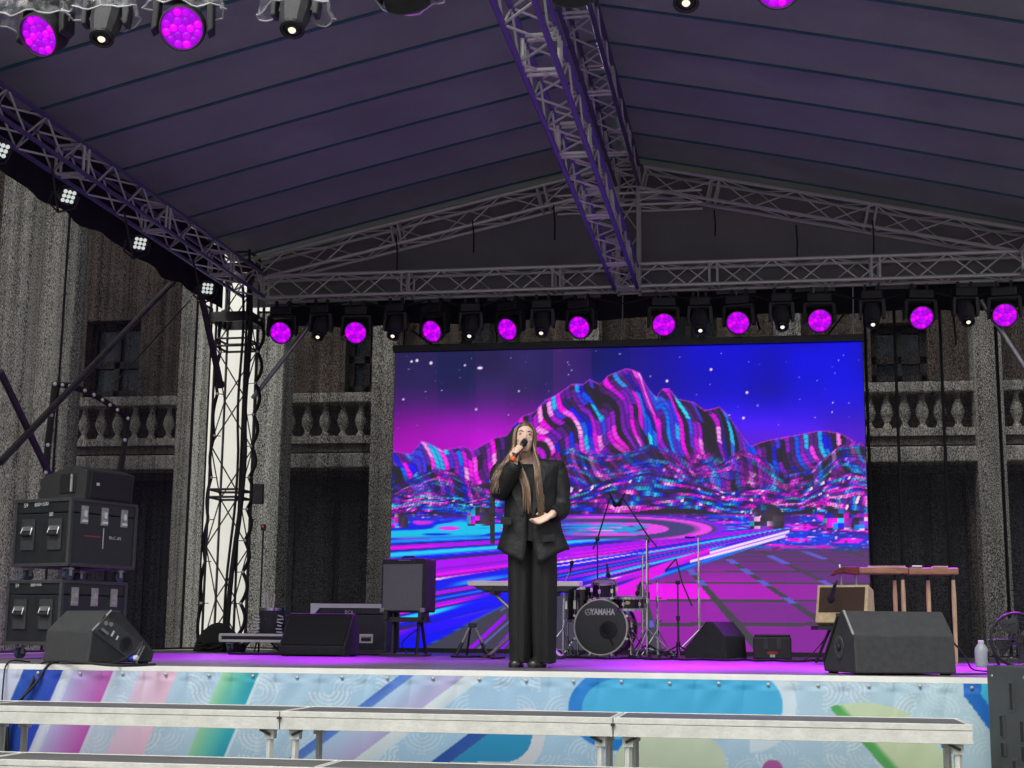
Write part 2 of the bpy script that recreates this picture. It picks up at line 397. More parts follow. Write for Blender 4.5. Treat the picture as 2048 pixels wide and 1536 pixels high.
# back gable cloth
gb = MB().add([(LX-CX-0.1, 0.2, ZB-ZR-0.05), (RX-CX+0.1, 0.2, ZB-ZR-0.05), (RX-CX+0.1, 0.2, ze_), (0, 0.2, zr_), (LX-CX-0.1, 0.2, ze_)], [(0, 1, 2, 3, 4)])
gb.build('gable_cloth', mat('grey_gable_cloth', (0.21, 0.215, 0.215), 0.85, 0, 0.12, 1.2, 0.4, 5), roof)
# black straps hanging from the rafters
for i, (px, y0, y1) in enumerate(((792, 470, 540), (945, 440, 505), (1107, 410, 480), (1428, 420, 472), (1592, 450, 515), (1745, 440, 512))):
    a, b = atY(px, y0, BY-0.14), atY(px+2, y1, BY-0.14)
    o = MB().path([a, (a+b)/2+V(0.01, 0, 0), b], 0.011, 5).build('hanging_strap', M_rubber, origin=b)
    tag(o, '%s short black strap hanging from the back gable, counted from the left' % ['first', 'second', 'third', 'fourth', 'fifth', 'sixth'][i], 'strap', 'straps on the back gable')
# ================================================================== stage lights
MAG = (0.48, 0.0, 1.0)
def lens_mat(k):
    return emit('magenta_lens_%d' % k, [(0.62, 0.0, 1.0), (0.80, 0.0, 1.0), (0.50, 0.0, 0.95)][k], [0.9, 1.1, 0.75][k], (0.1, 0.0, 0.12))
def make_wash(name, label, group, tilt, power, aim=R(41)):
    """moving wash light, origin at the truss chord it hangs from, pointing to -y and down"""
    t = thing(name, label, 'stage light', (0, 0, 0), 0, group)
    for sx in (-1, 1):
        MB().box((sx*0.09, 0, -0.01), (0.03, 0.06, 0.10)).build('clamp', M_plast, t)
    MB().box((0, 0, -0.105), (0.30, 0.22, 0.11)).build('base', M_plast, t, bevel=0.02)
    for sx in (-1, 1):
        MB().prism([(sx*0.175-0.025, -0.17), (sx*0.175+0.025, -0.17), (sx*0.185+0.022, -0.40), (sx*0.185-0.02, -0.43)], -0.06, 0.06).build('yoke_arm', M_plast, t, bevel=0.012)
    MB().box((0, 0, -0.175), (0.36, 0.13, 0.035)).build('yoke_bridge', M_plast, t, bevel=0.01)
    d = V(0, -math.cos(tilt), -math.sin(tilt)); 
    H = frame_M((0, 0, -0.37), (1, 0, 0), d)       # local z = beam direction
    hd = MB().lathe([(0.06, -0.16), (0.11, -0.14), (0.145, -0.07), (0.155, 0.02), (0.152, 0.075), (0.142, 0.08), (0.138, 0.062), (0.02, 0.06)], 28, H).build('head', M_plast, t, smooth=40)
    ring = MB().lathe([(0.146, 0.066), (0.15, 0.088), (0.141, 0.092), (0.137, 0.07)], 32, H, cap=False).build('bezel', M_plast_g, t, smooth=50)
    MB().lathe([(0.138, 0.062), (0.004, 0.063)], 28, H).build('lens_plate', emit('violet_lens_plate', (0.5, 0.0, 0.9), 0.62), hd, smooth=40)
    lm = [MB().lathe([(0.028, 0), (0.027, 0.008), (0.018, 0.016), (0.004, 0.019)], 10).mesh('lens', smooth=60) for _ in range(3)]
    for k in range(3): lm[k].materials.append(lens_mat(k))
    pos = [(0, 0)]+[(0.0545*math.cos(R(60*i)), 0.0545*math.sin(R(60*i))) for i in range(6)]+[(0.108*math.cos(R(30*i+15)), 0.108*math.sin(R(30*i+15))) for i in range(12)]
    for i, (x, y) in enumerate(pos): inst('lens', lm[(i*7) % 3], hd, H@Matrix.Translation((x, y, 0.062)))
    if power:
        ld = bpy.data.lights.new('wash_lamp', 'SPOT'); ld.energy = power; ld.color = MAG; ld.spot_size = R(34); ld.spot_blend = 0.7; ld.shadow_soft_size = 0.12
        lo = bpy.data.objects.new('lamp', ld); COL.objects.link(lo); lo.parent = t
        dl = V(0, -math.cos(aim), -math.sin(aim)); lo.matrix_basis = frame_M(V(0, 0, -0.37)+d*0.12, (1, 0, 0), -dl)
    return t
def make_spot(name, label, group, tilt):
    t = thing(name, label, 'stage light', (0, 0, 0), 0, group)
    for sx in (-1, 1): MB().box((sx*0.08, 0, -0.01), (0.03, 0.06, 0.10)).build('clamp', M_plast, t)
    MB().box((0, 0, -0.10), (0.26, 0.22, 0.11)).build('base', M_plast, t, bevel=0.02)
    for sx in (-1, 1):
        MB().prism([(sx*0.13-0.022, -0.15), (sx*0.13+0.022, -0.15), (sx*0.145+0.02, -0.30), (sx*0.14+0.015, -0.39), (sx*0.14-0.02, -0.39)], -0.055, 0.055).build('yoke_arm', M_plast_g, t, bevel=0.012)
    MB().box((0, 0, -0.165), (0.28, 0.11, 0.03)).build('yoke_bridge', M_plast, t, bevel=0.01)
    d = V(0, -math.cos(tilt), -math.sin(tilt)); H = frame_M((0, 0, -0.33), (1, 0, 0), d)
    hd = MB().lathe([(0.07, -0.15), (0.105, -0.13), (0.11, -0.02), (0.1, 0.08), (0.082, 0.15), (0.078, 0.2), (0.07, 0.205), (0.066, 0.19), (0.01, 0.185)], 12, H).build('head', M_plast_g, t, bevel=0.0, smooth=25)
    MB().lathe([(0.079, 0.17), (0.082, 0.2), (0.074, 0.204)], 24, H, cap=False).build('front_ring', M_plast, t, smooth=50)
    MB().lathe([(0.064, 0.188), (0.05, 0.198), (0.01, 0.204)], 20, H).build('glass', mat('black_lens_glass', (0.01, 0.01, 0.012), 0.08, 0, 0.1, 3), hd, smooth=60)
    MB().lathe([(0.027, 0.2), (0.02, 0.212), (0.004, 0.216)], 14, H).build('lens', emit('warm_lens', (1.0, 0.93, 0.68), 1.2), hd, smooth=60)
    for sx in (-1, 1): MB().box((0, 0, 0), (0.012, 0.16, 0.03), None).build('side_rib', M_plast, hd).matrix_basis = H@Matrix.Translation((sx*0.106, 0, -0.05))@Matrix.Rotation(R(90), 4, 'X')
    return t
ORD = ['first', 'second', 'third', 'fourth', 'fifth', 'sixth', 'seventh', 'eighth', 'ninth', 'tenth']
wash_px = [(560, 664), (709, 664), (866, 661), (1018, 657), (1161, 653), (1326, 648), (1478, 644), (1639, 640), (1842, 634), (2012, 629)]
spot_px = [(635, 674), (786, 672), (938, 672), (1082, 666), (1399, 661), (1564, 654), (1747, 649), (1935, 644)]
WT, STL = R(24), R(52)
BL = BY-0.2
w0 = None
for i, (x, y) in enumerate(wash_px):
    p = atY(x, y, BL-0.09); loc = (p.x, BL, p.z+0.37+0.062*math.sin(WT))
    lab = '%s glowing magenta wash light from the left on the back truss' % ORD[i]
    if w0 is None:
        w0 = make_wash('wash_light', lab, 'magenta wash lights on the back truss', WT, 1050.0); w0.location = loc
    else: copy_tree(w0, loc, R([0, 5, -20, -24, -18, 8, -12, 4, 10, -8][i]), lab)
s0 = None
for i, (x, y) in enumerate(spot_px):
    p = atY(x, y, BL-0.13); loc = (p.x, BL, p.z+0.33+0.2*math.sin(STL))
    lab = '%s black spot light with small warm lens from the left on the back truss' % ORD[i]
    if s0 is None: s0 = make_spot('spot_light', lab, 'spot lights on the back truss', STL); s0.location = loc
    else: copy_tree(s0, loc, R(random.uniform(-6, 6)), lab)
# power bar and cable swags on the back truss
for i in range(len(wash_px)-1):
    a = atY(wash_px[i][0]+14, 606-i*3, BL); b = atY(wash_px[i+1][0]-14, 604-i*3, BL)
    m_ = (a+b)/2-V(0, 0, random.uniform(0.03, 0.10))
    pts = [a.lerp(m_, k/4) if k < 5 else m_.lerp(b, (k-4)/4) for k in range(9)]
    pts = [q-V(0, 0, 0.03*math.sin(math.pi*k/8)) for k, q in enumerate(pts)]
    o = MB().path(pts, 0.012, 5).build('power_cable', M_rubber, origin=a); tag(o, '%s black power cable swag between lights on the back truss, from the left' % ORD[i], 'cable', 'cable swags on the back truss')
# lamps of the front truss
def front(kind, x, y, Y, rz, lab, tilt, grp='lights on the front truss'):
    if kind == 'wash':
        t = make_wash('wash_light', lab, grp, tilt, 4.0, R(50)); p = atY(x, y, Y); d = V(0.062*math.cos(tilt)*math.sin(rz), -0.062*math.cos(tilt)*math.cos(rz), -0.062*math.sin(tilt))
        t.location = p-d+V(0, 0, 0.37)
    else:
        t = make_spot('spot_light', lab, grp, tilt); p = atY(x, y, Y); d = V(0.2*math.cos(tilt)*math.sin(rz), -0.2*math.cos(tilt)*math.cos(rz), -0.2*math.sin(tilt))
        t.location = p-d+V(0, 0, 0.33)
    t.rotation_euler = (0, 0, rz); return t
f1 = front('wash', 80, 70, 8.55, R(-14), 'large glowing magenta wash light at the top left picture corner', R(38))
f2 = front('spot', 203, 78, 8.5, R(8), 'grey spot light between the two large magenta lights at top left', R(66))
f3 = front('wash', 364, 56, 8.55, R(14), 'large glowing magenta wash light right of the top left spot light', R(30))
f4 = front('spot', 584, 60, 8.5, R(4), 'grey spot light hanging alone right of the top left magenta lights', R(66))
f5 = front('wash', 815, 2, 8.6, R(180), 'black wash light at the top edge turned away from the viewer', R(40))
f6 = front('wash', 1150, -12, 8.6, R(180), 'black wash light at the top edge in front of the violet truss', R(40))
f7 = front('spot', 1372, 6, 8.5, R(0), 'spot light with bright lens at the top edge right of the violet truss', R(62))
f8 = front('wash', 1556, -30, 8.55, R(4), 'glowing magenta wash light cut by the top edge at right', R(35))
# clear rain covers tied over them
def plastic():
    m = bpy.data.materials.new('clear_plastic_film'); m.use_nodes = True; n = m.node_tree.nodes; l = m.node_tree.links; n.clear()
    o = n.new('ShaderNodeOutputMaterial'); mx = n.new('ShaderNodeMixShader'); tr = n.new('ShaderNodeBsdfTransparent'); gl = n.new('ShaderNodeBsdfPrincipled')
    gl.inputs['Base Color'].default_value = (0.75, 0.77, 0.78, 1); gl.inputs['Roughness'].default_value = 0.12; gl.inputs['Specular IOR Level'].default_value = 1.0
    nz = n.new('ShaderNodeTexNoise'); nz.inputs['Scale'].default_value = 14; nz.inputs['Detail'].default_value = 3
    mr = n.new('ShaderNodeMapRange'); mr.inputs['From Min'].default_value = 0.45; mr.inputs['From Max'].default_value = 0.75; mr.inputs['To Min'].default_value = 0.04; mr.inputs['To Max'].default_value = 0.38
    tc = n.new('ShaderNodeTexCoord'); l.new(tc.outputs['Object'], nz.inputs[0]); l.new(nz.outputs[0], mr.inputs[0]); l.new(mr.outputs[0], mx.inputs[0])
    l.new(tr.outputs[0], mx.inputs[1]); l.new(gl.outputs[0], mx.inputs[2]); l.new(mx.outputs[0], o.inputs[0]); return m
M_film = plastic()
for k, (x, y, rad, lab) in enumerate(((60, 34, 0.26, 'crumpled clear plastic rain cover over the corner magenta light'), (205, 22, 0.25, 'crumpled clear plastic rain cover over the top left spot light'),
                                      (372, 14, 0.26, 'crumpled clear plastic rain cover over the second magenta light'), (592, 16, 0.25, 'clear plastic rain cover over the lone top left spot light'), (815, -14, 0.24, 'clear plastic rain cover over the turned away wash light'))):
    p = atY(x, y+10, 8.50); rnd = random.Random(k); pts = []; n = 40; nv = 9
    ph = [rnd.uniform(0, 6.28) for _ in range(6)]
    rings = []
    for j in range(nv):
        v_ = j/(nv-1); r_ = rad*(0.45+0.55*v_**0.6)
        ring = []
        for i in range(n):
            th = 2*math.pi*i/n
            rr = r_*(1+0.06*math.sin(5*th+ph[0]+v_*3)+0.05*math.sin(9*th+ph[1]-v_*4)+0.03*math.sin(17*th+ph[2]))
            ring.append(V(rr*math.cos(th), rr*math.sin(th)*0.8, 0.28*(1-v_)+(0.03*math.sin(2*th+ph[3])+0.015*math.sin(7*th+ph[4]))*v_))
        rings.append(ring)
    o = thing('rain_cover', lab, 'rain cover', p, 0, 'plastic covers on the front lights')
    MB().loft(rings, cap=False).build('film', M_film, o, smooth=30)
    MB().path(rings[-1], 0.006, 5, closed=True).build('elastic_hem', mat('milky_plastic', (0.6, 0.62, 0.62), 0.35), o, smooth=60)
# small white par lamps on the left eave
M_par = emit('cold_white_led', (0.82, 0.9, 0.86), 0.75)
for k, (x, y) in enumerate(((2, 300), (137, 393), (280, 487), (415, 577))):
    p = atX(x, y, LX+0.34)
    t = thing('par_lamp', ['nearest small white nine-lens lamp on the left eave at the picture edge', 'second small white nine-lens lamp along the left eave', 'third small white nine-lens lamp along the left eave', 'farthest small white nine-lens lamp on the left eave beside the tower'][k], 'stage light', p, 0, 'par lamps on the left eave')
    dirv = (V(-1.5, 11, S)-p).normalized()
    dirv = (dirv + (Vector(CP)-p).normalized()*0.7).normalized()
    xx = dirv.cross(V(0, 0, 1)).normalized(); H = frame_M((0, 0, 0), xx, dirv)
    body = MB().lathe([(0.05, -0.12), (0.08, -0.10), (0.092, -0.02), (0.092, 0.0), (0.08, 0.0), (0.02, -0.004)], 20, H).build('body', M_plast, t, smooth=40)
    le = MB().lathe([(0.020, 0), (0.017, 0.010), (0.005, 0.015)], 10).mesh('lens', smooth=60); le.materials.append(M_par)
    for i in range(3):
        for j in range(3): inst('lens', le, body, H@Matrix.Translation(((i-1)*0.044, (j-1)*0.044, 0.0)))
    MB().path([H@V(-0.13, 0, -0.06), H@V(-0.13, 0.12, -0.08), H@V(0, 0.2, -0.1), H@V(0.13, 0.12, -0.08), H@V(0.13, 0, -0.06)], 0.012, 6).build('bracket', M_plast, t, smooth=60)
    bar('hanger', t, H@V(0, 0.2, -0.1), V(-0.2, 0, 0.36), 0.012, M_plast)
# ================================================================== black mesh scrims
def scrim_mat(name, lo, hi, sc=92):
    m = bpy.data.materials.new(name); m.use_nodes = True; n = m.node_tree.nodes; l = m.node_tree.links; n.clear()
    o = n.new('ShaderNodeOutputMaterial'); mx = n.new('ShaderNodeMixShader'); tr = n.new('ShaderNodeBsdfTransparent'); df = n.new('ShaderNodeBsdfDiffuse')
    tc = n.new('ShaderNodeTexCoord'); mp = n.new('ShaderNodeMapping'); mp.inputs['Scale'].default_value = (1, 1, 0.55); l.new(tc.outputs['Object'], mp.inputs[0])
    nz = n.new('ShaderNodeTexNoise'); nz.inputs['Scale'].default_value = sc; nz.inputs['Detail'].default_value = 2; nz.inputs['Roughness'].default_value = 0.7; l.new(mp.outputs[0], nz.inputs[0])
    m2 = n.new('ShaderNodeMapping'); m2.inputs['Scale'].default_value = (1, 1, 0.02); l.new(tc.outputs['Object'], m2.inputs[0])
    n2 = n.new('ShaderNodeTexNoise'); n2.inputs['Scale'].default_value = 9; n2.inputs['Detail'].default_value = 4; l.new(m2.outputs[0], n2.inputs[0])
    ad = n.new('ShaderNodeMath'); ad.operation = 'MULTIPLY_ADD'; ad.inputs[1].default_value = 0.3; l.new(n2.outputs[0], ad.inputs[0]); l.new(nz.outputs[0], ad.inputs[2])
    mr = n.new('ShaderNodeMapRange'); mr.inputs['From Min'].default_value = 0.53; mr.inputs['From Max'].default_value = 0.84; mr.inputs['To Min'].default_value = lo; mr.inputs['To Max'].default_value = hi
    l.new(ad.outputs[0], mr.inputs[0]); l.new(mr.outputs[0], mx.inputs[0])
    cr2 = n.new('ShaderNodeMapRange'); cr2.inputs['From Min'].default_value = 0.42; cr2.inputs['From Max'].default_value = 0.66; cr2.inputs['To Min'].default_value = 0.012; cr2.inputs['To Max'].default_value = 0.075
    l.new(nz.outputs[0], cr2.inputs[0]); cc = n.new('ShaderNodeCombineColor')
    l.new(cr2.outputs[0], cc.inputs[0]); l.new(cr2.outputs[0], cc.inputs[1])
    bb_ = n.new('ShaderNodeMath'); bb_.operation = 'MULTIPLY'; bb_.inputs[1].default_value = 1.08; l.new(cr2.outputs[0], bb_.inputs[0]); l.new(bb_.outputs[0], cc.inputs[2])
    l.new(cc.outputs[0], df.inputs[0])
    l.new(df.outputs[0], mx.inputs[1]); l.new(tr.outputs[0], mx.inputs[2]); l.new(mx.outputs[0], o.inputs[0]); return m
M_scrim = scrim_mat('black_mesh_scrim', 0.02, 0.46)
M_hem = mat('black_hem', (0.012, 0.012, 0.013), 0.8)
M_ball = mat('white_bungee_ball', (0.75, 0.75, 0.72), 0.4)
def sheet(name, label, corner, eu, ev, nu, nv, wav, group=None):
    t = thing(name, label, 'mesh curtain', corner, 0, group); nrm = Vector(eu).cross(Vector(ev)).normalized(); rnd = random.Random(len(label)); ph = [rnd.uniform(0, 6) for _ in range(4)]
    pts = []
    for j in range(nv):
        for i in range(nu):
            u_, v_ = i/(nu-1), j/(nv-1); L = Vector(eu).length*u_
            pts.append(Vector(eu)*u_+Vector(ev)*v_+nrm*wav*(math.sin(L*5+ph[0]+v_*0.6)+0.6*math.sin(L*11+ph[1]-v_*0.4)))
    MB().grid(pts, nu, nv).build('mesh_cloth', M_scrim, t, smooth=80)
    k = lambda i, j: pts[j*nu+i]
    MB().path([k(i, 0) for i in range(nu)], 0.012, 5).build('hem', M_hem, t); MB().path([k(i, nv-1) for i in range(nu)], 0.015, 5).build('hem', M_hem, t)
    MB().path([k(0, j) for j in range(nv)], 0.012, 5).build('hem', M_hem, t); MB().path([k(nu-1, j) for j in range(nv)], 0.012, 5).build('hem', M_hem, t)
    return t
SY = 18.55
zs0, zs1 = S+0.02, 5.93
xs_ = [X_at(503, SY, 3.5), X_at(800, SY, 3.5)-0.0, X_at(1740, SY, 3.5), X_at(1800, SY, 3.5), X_at(1893, SY, 3.5), X_at(2006, SY, 3.5), RX+0.6]
labs = ['black mesh curtain between the white tower and the LED screen', 'black mesh curtain above and behind the LED screen', 'narrow dark mesh strip directly right of the LED screen', 'black mesh curtain second to the right of the LED screen',
        'black mesh curtain third to the right of the LED screen', 'pale looking mesh curtain at the right picture edge']
for i in range(6):
    a, b = xs_[i], xs_[i+1]
    sheet('mesh_curtain', labs[i], (a+0.008, SY, zs0), (b-a-0.016, 0, 0), (0, 0, zs1-zs0), max(12, int((b-a)*24)), 14, 0.012, 'black mesh curtains round the stage')
# side scrim on the left, in two widths, with black valance above
sx_ = LX-0.42
ylim = [8.6, atX(128, 600, sx_).y, 17.3]
for i, lab in enumerate(('black mesh side curtain at the left picture edge, over the thick column', 'black mesh side curtain between the flight case stack and the tower')):
    sheet('mesh_curtain', lab, (sx_, ylim[i], zs0), (0, ylim[i+1]-ylim[i]-0.01, 0), (0, 0, 6.1-zs0), 60, 12, 0.015, 'black mesh curtains round the stage')
sheet('mesh_curtain', 'narrow mesh strip left of the lattice tower', (sx_, 17.3, zs0), (0.02, 0.45, 0), (0, 0, 5.8-zs0), 14, 12, 0.008, 'black mesh curtains round the stage')
vl = thing('valance', 'solid black valance strip below the left eave truss', 'valance', (LX-0.23, FRY, 5.55))
vz0 = atX(0, 335, LX-0.2).z-5.55; vz1 = atX(405, 595, LX-0.2).z-5.55
pts = []; nu = 60
for j in range(5):
    for i in range(nu):
        y = (BY-0.4-FRY)*i/(nu-1); zl_ = vz0+(vz1-vz0)*i/(nu-1)+0.02*math.sin(i*0.9)+0.015*math.sin(i*0.37)
        pts.append(V(0.03*math.sin(i*1.3)+0.0, y, 1.03+(zl_-1.03)*j/4))
MB().grid(pts, nu, 5).build('cloth', mat('black_molton', (0.008, 0.008, 0.012), 0.9, 0, 0.3, 4), vl, smooth=80)
bv = thing('valance', 'black cloth strip behind the lights under the back truss', 'valance', (CX, BY+0.2, 5.6))
pts = [V(LX-CX+0.25+(RX-LX-0.2)*i/79, 0.015*math.sin(i*0.8), (0.36-0.34*j)+(0.02*math.sin(i*0.5) if j else 0)) for j in range(2) for i in range(80)]
MB().grid(pts, 80, 2).build('cloth', mat('black_molton', (0.008, 0.008, 0.012), 0.9, 0, 0.3, 4), bv, smooth=80)
# bungee balls up the tower, scalloped hems pulled towards them
def scallop(lab, px0, px1, y0, y1, n, sgn, Y):
    t = thing('laced_edge', lab, 'laced edge', atY(px0, y1, Y)); pts = []
    o = t.location
    for i in range(n*8+1):
        v_ = i/(n*8); y = y0+(y1-y0)*v_; x = px1+(px0-px1)*v_
        bulge = abs(math.sin(math.pi*v_*n))*11*sgn
        pts.append(atY(x+bulge, y, Y)-o)
    MB().path(pts, 0.024, 6).build('hem', M_hem, t, smooth=60)
    b = MB().lathe([(0.004, -0.017), (0.013, -0.012), (0.017, 0), (0.013, 0.012), (0.004, 0.017)], 10).mesh('bungee_ball', smooth=60); b.materials.append(M_ball)
    for i in range(n+1):
        v_ = i/n; y = y0+(y1-y0)*v_; x = px1+(px0-px1)*v_
        q = atY(x, y, Y-0.03)-o
        inst('bungee_ball', b, t, Matrix.Translation(q)); bar('cord', t, q, q+V(-0.13*sgn, 0.05, 0.0), 0.006, M_rubber)
scallop('wavy black laced hem on the right side of the white tower', 477, 519, 640, 1270, 10, 1, BY-0.22)
scallop('wavy black laced hem on the left side of the white tower', 398, 447, 620, 1290, 8, -0.5, BY-0.22)
# dark cables running down in front of the tower
for k, (a, b, c, lab) in enumerate((((500, 585), (489, 900), (452, 1290), 'thick black cable bundle running down the tower front'), ((486, 575), (476, 900), (446, 1285), 'second black cable running down the tower beside the bundle'))):
    p = [atY(*q, BY-0.32-0.02*k) for q in (a, b, c)]
    pts = [p[0].lerp(p[1], i/8) if i < 9 else p[1].lerp(p[2], (i-8)/8) for i in range(17)]
    pts = [q+V(0.02*math.sin(i*0.8), 0, 0) for i, q in enumerate(pts)]
    tag(MB().path(pts, 0.034 if k == 0 else 0.018, 7).build('cable_bundle', M_rubber, origin=pts[-1], smooth=60), lab, 'cable')
# black arched opening frame in the left scrim
t = thing('arched_opening', 'black arched hem with white bungee balls in the left mesh curtain', 'curtain opening', atX(92, 945, sx_+0.06))
o = t.location; arch = [(92, 945), (96, 890), (103, 830), (110, 768), (140, 772), (170, 781), (205, 800), (235, 820), (256, 837), (250, 880), (240, 950)]
MB().path([atX(*q, sx_+0.06)-o for q in arch], 0.035, 6).build('hem', M_hem, t, smooth=50)
b = MB().lathe([(0.004, -0.02), (0.016, -0.012), (0.02, 0), (0.016, 0.012), (0.004, 0.02)], 10).mesh('bungee_ball', smooth=60); b.materials.append(M_ball)
for q in arch+[(125, 770), (188, 790), (220, 810)]: inst('bungee_ball', b, t, Matrix.Translation(atX(q[0], q[1], sx_+0.11)-o))
# poles
def pole(a, b, r, m, lab):
    tag(MB().tube(a, b, r, n=12).tube(b, Vector(b)+(Vector(b)-Vector(a)).normalized()*0.06, r*1.3, n=12).build('brace_pole', m, origin=min(a, b, key=lambda q: q.z), smooth=50), lab, 'pole')
pole(atX(0, 742, sx_+0.1), atX(98, 948, sx_+0.1), 0.035, M_darksteel, 'dark diagonal pole at the left picture edge falling to the flight cases')
pole(atX(0, 925, sx_+0.14), atX(342, 568, sx_+0.14), 0.035, M_darksteel, 'long dark diagonal pole rising from the left edge to the eave')
pole(atX(398, 570, LX+0.05), atX(440, 765, LX+0.05), 0.04, M_darksteel, 'dark pole leaning from the eave to the tower')
pole(atY(505, 797, BY-0.1), atY(618, 652, BY-0.1), 0.032, M_steel, 'light metal brace from the tower up to the back truss')
pole(atY(1962, 600, BY-0.1), atY(2075, 775, BY-0.1), 0.032, M_steel, 'metal brace at the upper right picture edge')
for i, (x0, y0, x1, y1) in enumerate(((822, 660, 870, 694), (1690, 625, 1640, 690), (1500, 590, 1520, 660), (1905, 600, 1912, 690))):
    tag(MB().tube(atY(x0, y0, BY+0.1), atY(x1, y1, BY+0.1), 0.014, n=6).build('stay', M_rubber, origin=atY(x1, y1, BY+0.1)), ['thin dark stay above the left end of the screen', 'thin dark stay above the right end of the screen', 'thin dark stay above the screen right of the violet truss', 'thin dark stay below the lights at far right'][i], 'stay')
pole(atX(380, 600, sx_+0.2), atX(235, 760, sx_+0.2), 0.008, M_rubber, 'thin dark guy wire on the left mesh curtain')
# ================================================================== LED screen
def fr(x): return x-np.floor(x)
def hsh(i, s=0.0): return fr(np.sin(np.asarray(i, float)*12.9898+s*78.233+0.5)*43758.5453)
def vn(x, s=0.0):
    x = np.asarray(x, float); i = np.floor(x); f = x-i; f = f*f*(3-2*f); return hsh(i, s)*(1-f)+hsh(i+1, s)*f
def vn2(x, y, s=0.0):
    i = np.floor(x); j = np.floor(y); f = x-i; g_ = y-j; f = f*f*(3-2*f); g_ = g_*g_*(3-2*g_)
    H = lambda a, b: hsh(a+57.0*b, s)
    return (H(i, j)*(1-f)+H(i+1, j)*f)*(1-g_)+(H(i, j+1)*(1-f)+H(i+1, j+1)*f)*g_
def sm(a, b, x): t = np.clip((x-a)/(b-a), 0, 1); return t*t*(3-2*t)
def mixc(c, d, k): return c*(1-k[..., None])+np.asarray(d, float)*k[..., None]
PAL = np.array([(46, 42, 60), (60, 40, 78), (235, 0, 225), (150, 30, 235), (20, 20, 235), (0, 130, 230), (60, 40, 120), (30, 190, 235), (250, 185, 240), (190, 0, 190), (110, 60, 190), (40, 40, 58)], float)
RP = np.array([0, .10, .20, .30, .36, .42, .50, .58, .66, .76, .84, .90, 1.0])
RC = np.array([(36, 32, 46), (44, 34, 56), (120, 24, 185), (245, 0, 228), (252, 170, 242), (240, 10, 228), (105, 20, 178), (46, 36, 70), (24, 16, 235), (8, 110, 235), (45, 205, 242), (60, 50, 220), (90, 40, 150)], float)
def ramp(q): return np.stack([np.interp(np.clip(q, 0, 1), RP, RC[:, i]) for i in range(3)], -1)
def hill_paint(x, y, rd, base, N, seed, big):
    """folded ridge covered with a glowing net: rows follow the ridge, runs of cells share a colour"""
    h = np.maximum(base-rd, 6); t = np.clip((y-rd)/h, 0, 0.9999); env = 4*t*(1-t)
    r = t**0.9*N+env*N*0.045*(1.6*np.sin(x/41+t*4+seed)+1.1*np.sin(x/77+2+t*6)+1.4*(vn2(x/60, t*2, seed)-0.5)*2)
    k = np.floor(r); f = r-k
    # steep upper flanks: narrow folds running down from the crest
    p = (x-0.42*(y-rd)+7*np.sin((y-rd)/19.0+x/90))/10.0; pi_ = np.floor(p); pf = p-pi_
    colf = ramp(fr(hsh(pi_, seed+11)*1.0+0.16*np.floor((y-rd)/30.0+hsh(pi_, seed+3)*3)*hsh(pi_, seed+4)))
    colf = colf*(0.75+0.35*np.sin(np.pi*pf))[..., None]
    dkf = hsh(pi_, seed+17) < 0.13
    colf = np.where(dkf[..., None], np.array([38, 33, 46.]), colf)
    # net of cells on the lower slopes
    ci = np.floor((x+0.3*(y-rd))/6.0); cfx = fr((x+0.3*(y-rd))/6.0)
    run = vn(x/42.0+hsh(k, seed+3)*60, seed+5)*0.8+0.2*hsh(k, seed+4)
    coln = ramp(run*1.15-0.06)*(0.7+0.4*hsh(ci*3.7+k*17.3, seed))[..., None]
    dkn = (hsh(np.floor(k/2), seed+8) < 0.30) & (vn(x/95.0+k*0.11, seed+9) > 0.30)
    coln = np.where(dkn[..., None], np.array([40, 35, 48.]), coln)
    hot = (hsh(ci*5.1+k*31.7, seed+6) > 0.98) & ~dkn; coln = np.where(hot[..., None], np.array([255, 205, 246.]), coln)
    wb = big*sm(0.66, 0.40, t+0.25*(vn(x/50, seed+21)-0.5)); c = colf*(1-0)*wb[..., None]+coln*(1-wb)[..., None]
    dk = np.where(wb > 0.5, dkf, dkn)
    row9 = fr((y-rd)/9.0+0.3*np.sin(x/33.0))
    line = np.where(wb > 0.5, (row9 < 0.13)*0.45, np.maximum((cfx < 0.18)*0.5, (f < 0.16)*0.6))
    c = mixc(c, (26, 18, 42), line*np.where(dk, 0.2, 1.0))
    return np.clip(c, 0, 255)
RIDGE = np.array([(760, 905), (789, 902), (821, 908), (843, 882), (855, 885), (885, 900), (926, 892), (946, 900), (965, 890), (990, 875), (1014, 870), (1029, 848), (1046, 831), (1068, 824), (1090, 800), (1112, 790), (1129, 778), (1143, 768), (1165, 768), (1180, 758), (1200, 768), (1217, 750), (1251, 737), (1262, 738), (1279, 746), (1291, 768), (1301, 782), (1313, 795), (1323, 778), (1338, 776), (1355, 797), (1387, 804), (1409, 820), (1426, 817), (1438, 813), (1457, 831), (1482, 868), (1501, 892), (1518, 885), (1543, 878), (1580, 872), (1631, 862), (1653, 861), (1685, 868), (1709, 883), (1731, 897), (1760, 905)], float)
R2 = np.array([(760, 985), (810, 962), (870, 936), (905, 942), (960, 975), (1010, 985), (1060, 960), (1110, 905), (1140, 895), (1190, 915), (1250, 905), (1300, 888), (1340, 900), (1390, 935), (1440, 925), (1480, 900), (1520, 912), (1570, 950), (1620, 940), (1680, 890), (1720, 885), (1760, 900)], float)
R3 = np.array([(760, 1000), (850, 985), (950, 1000), (1050, 985), (1130, 990), (1220, 958), (1300, 945), (1380, 962), (1450, 985), (1520, 975), (1600, 985), (1660, 955), (1710, 945), (1760, 955)], float)
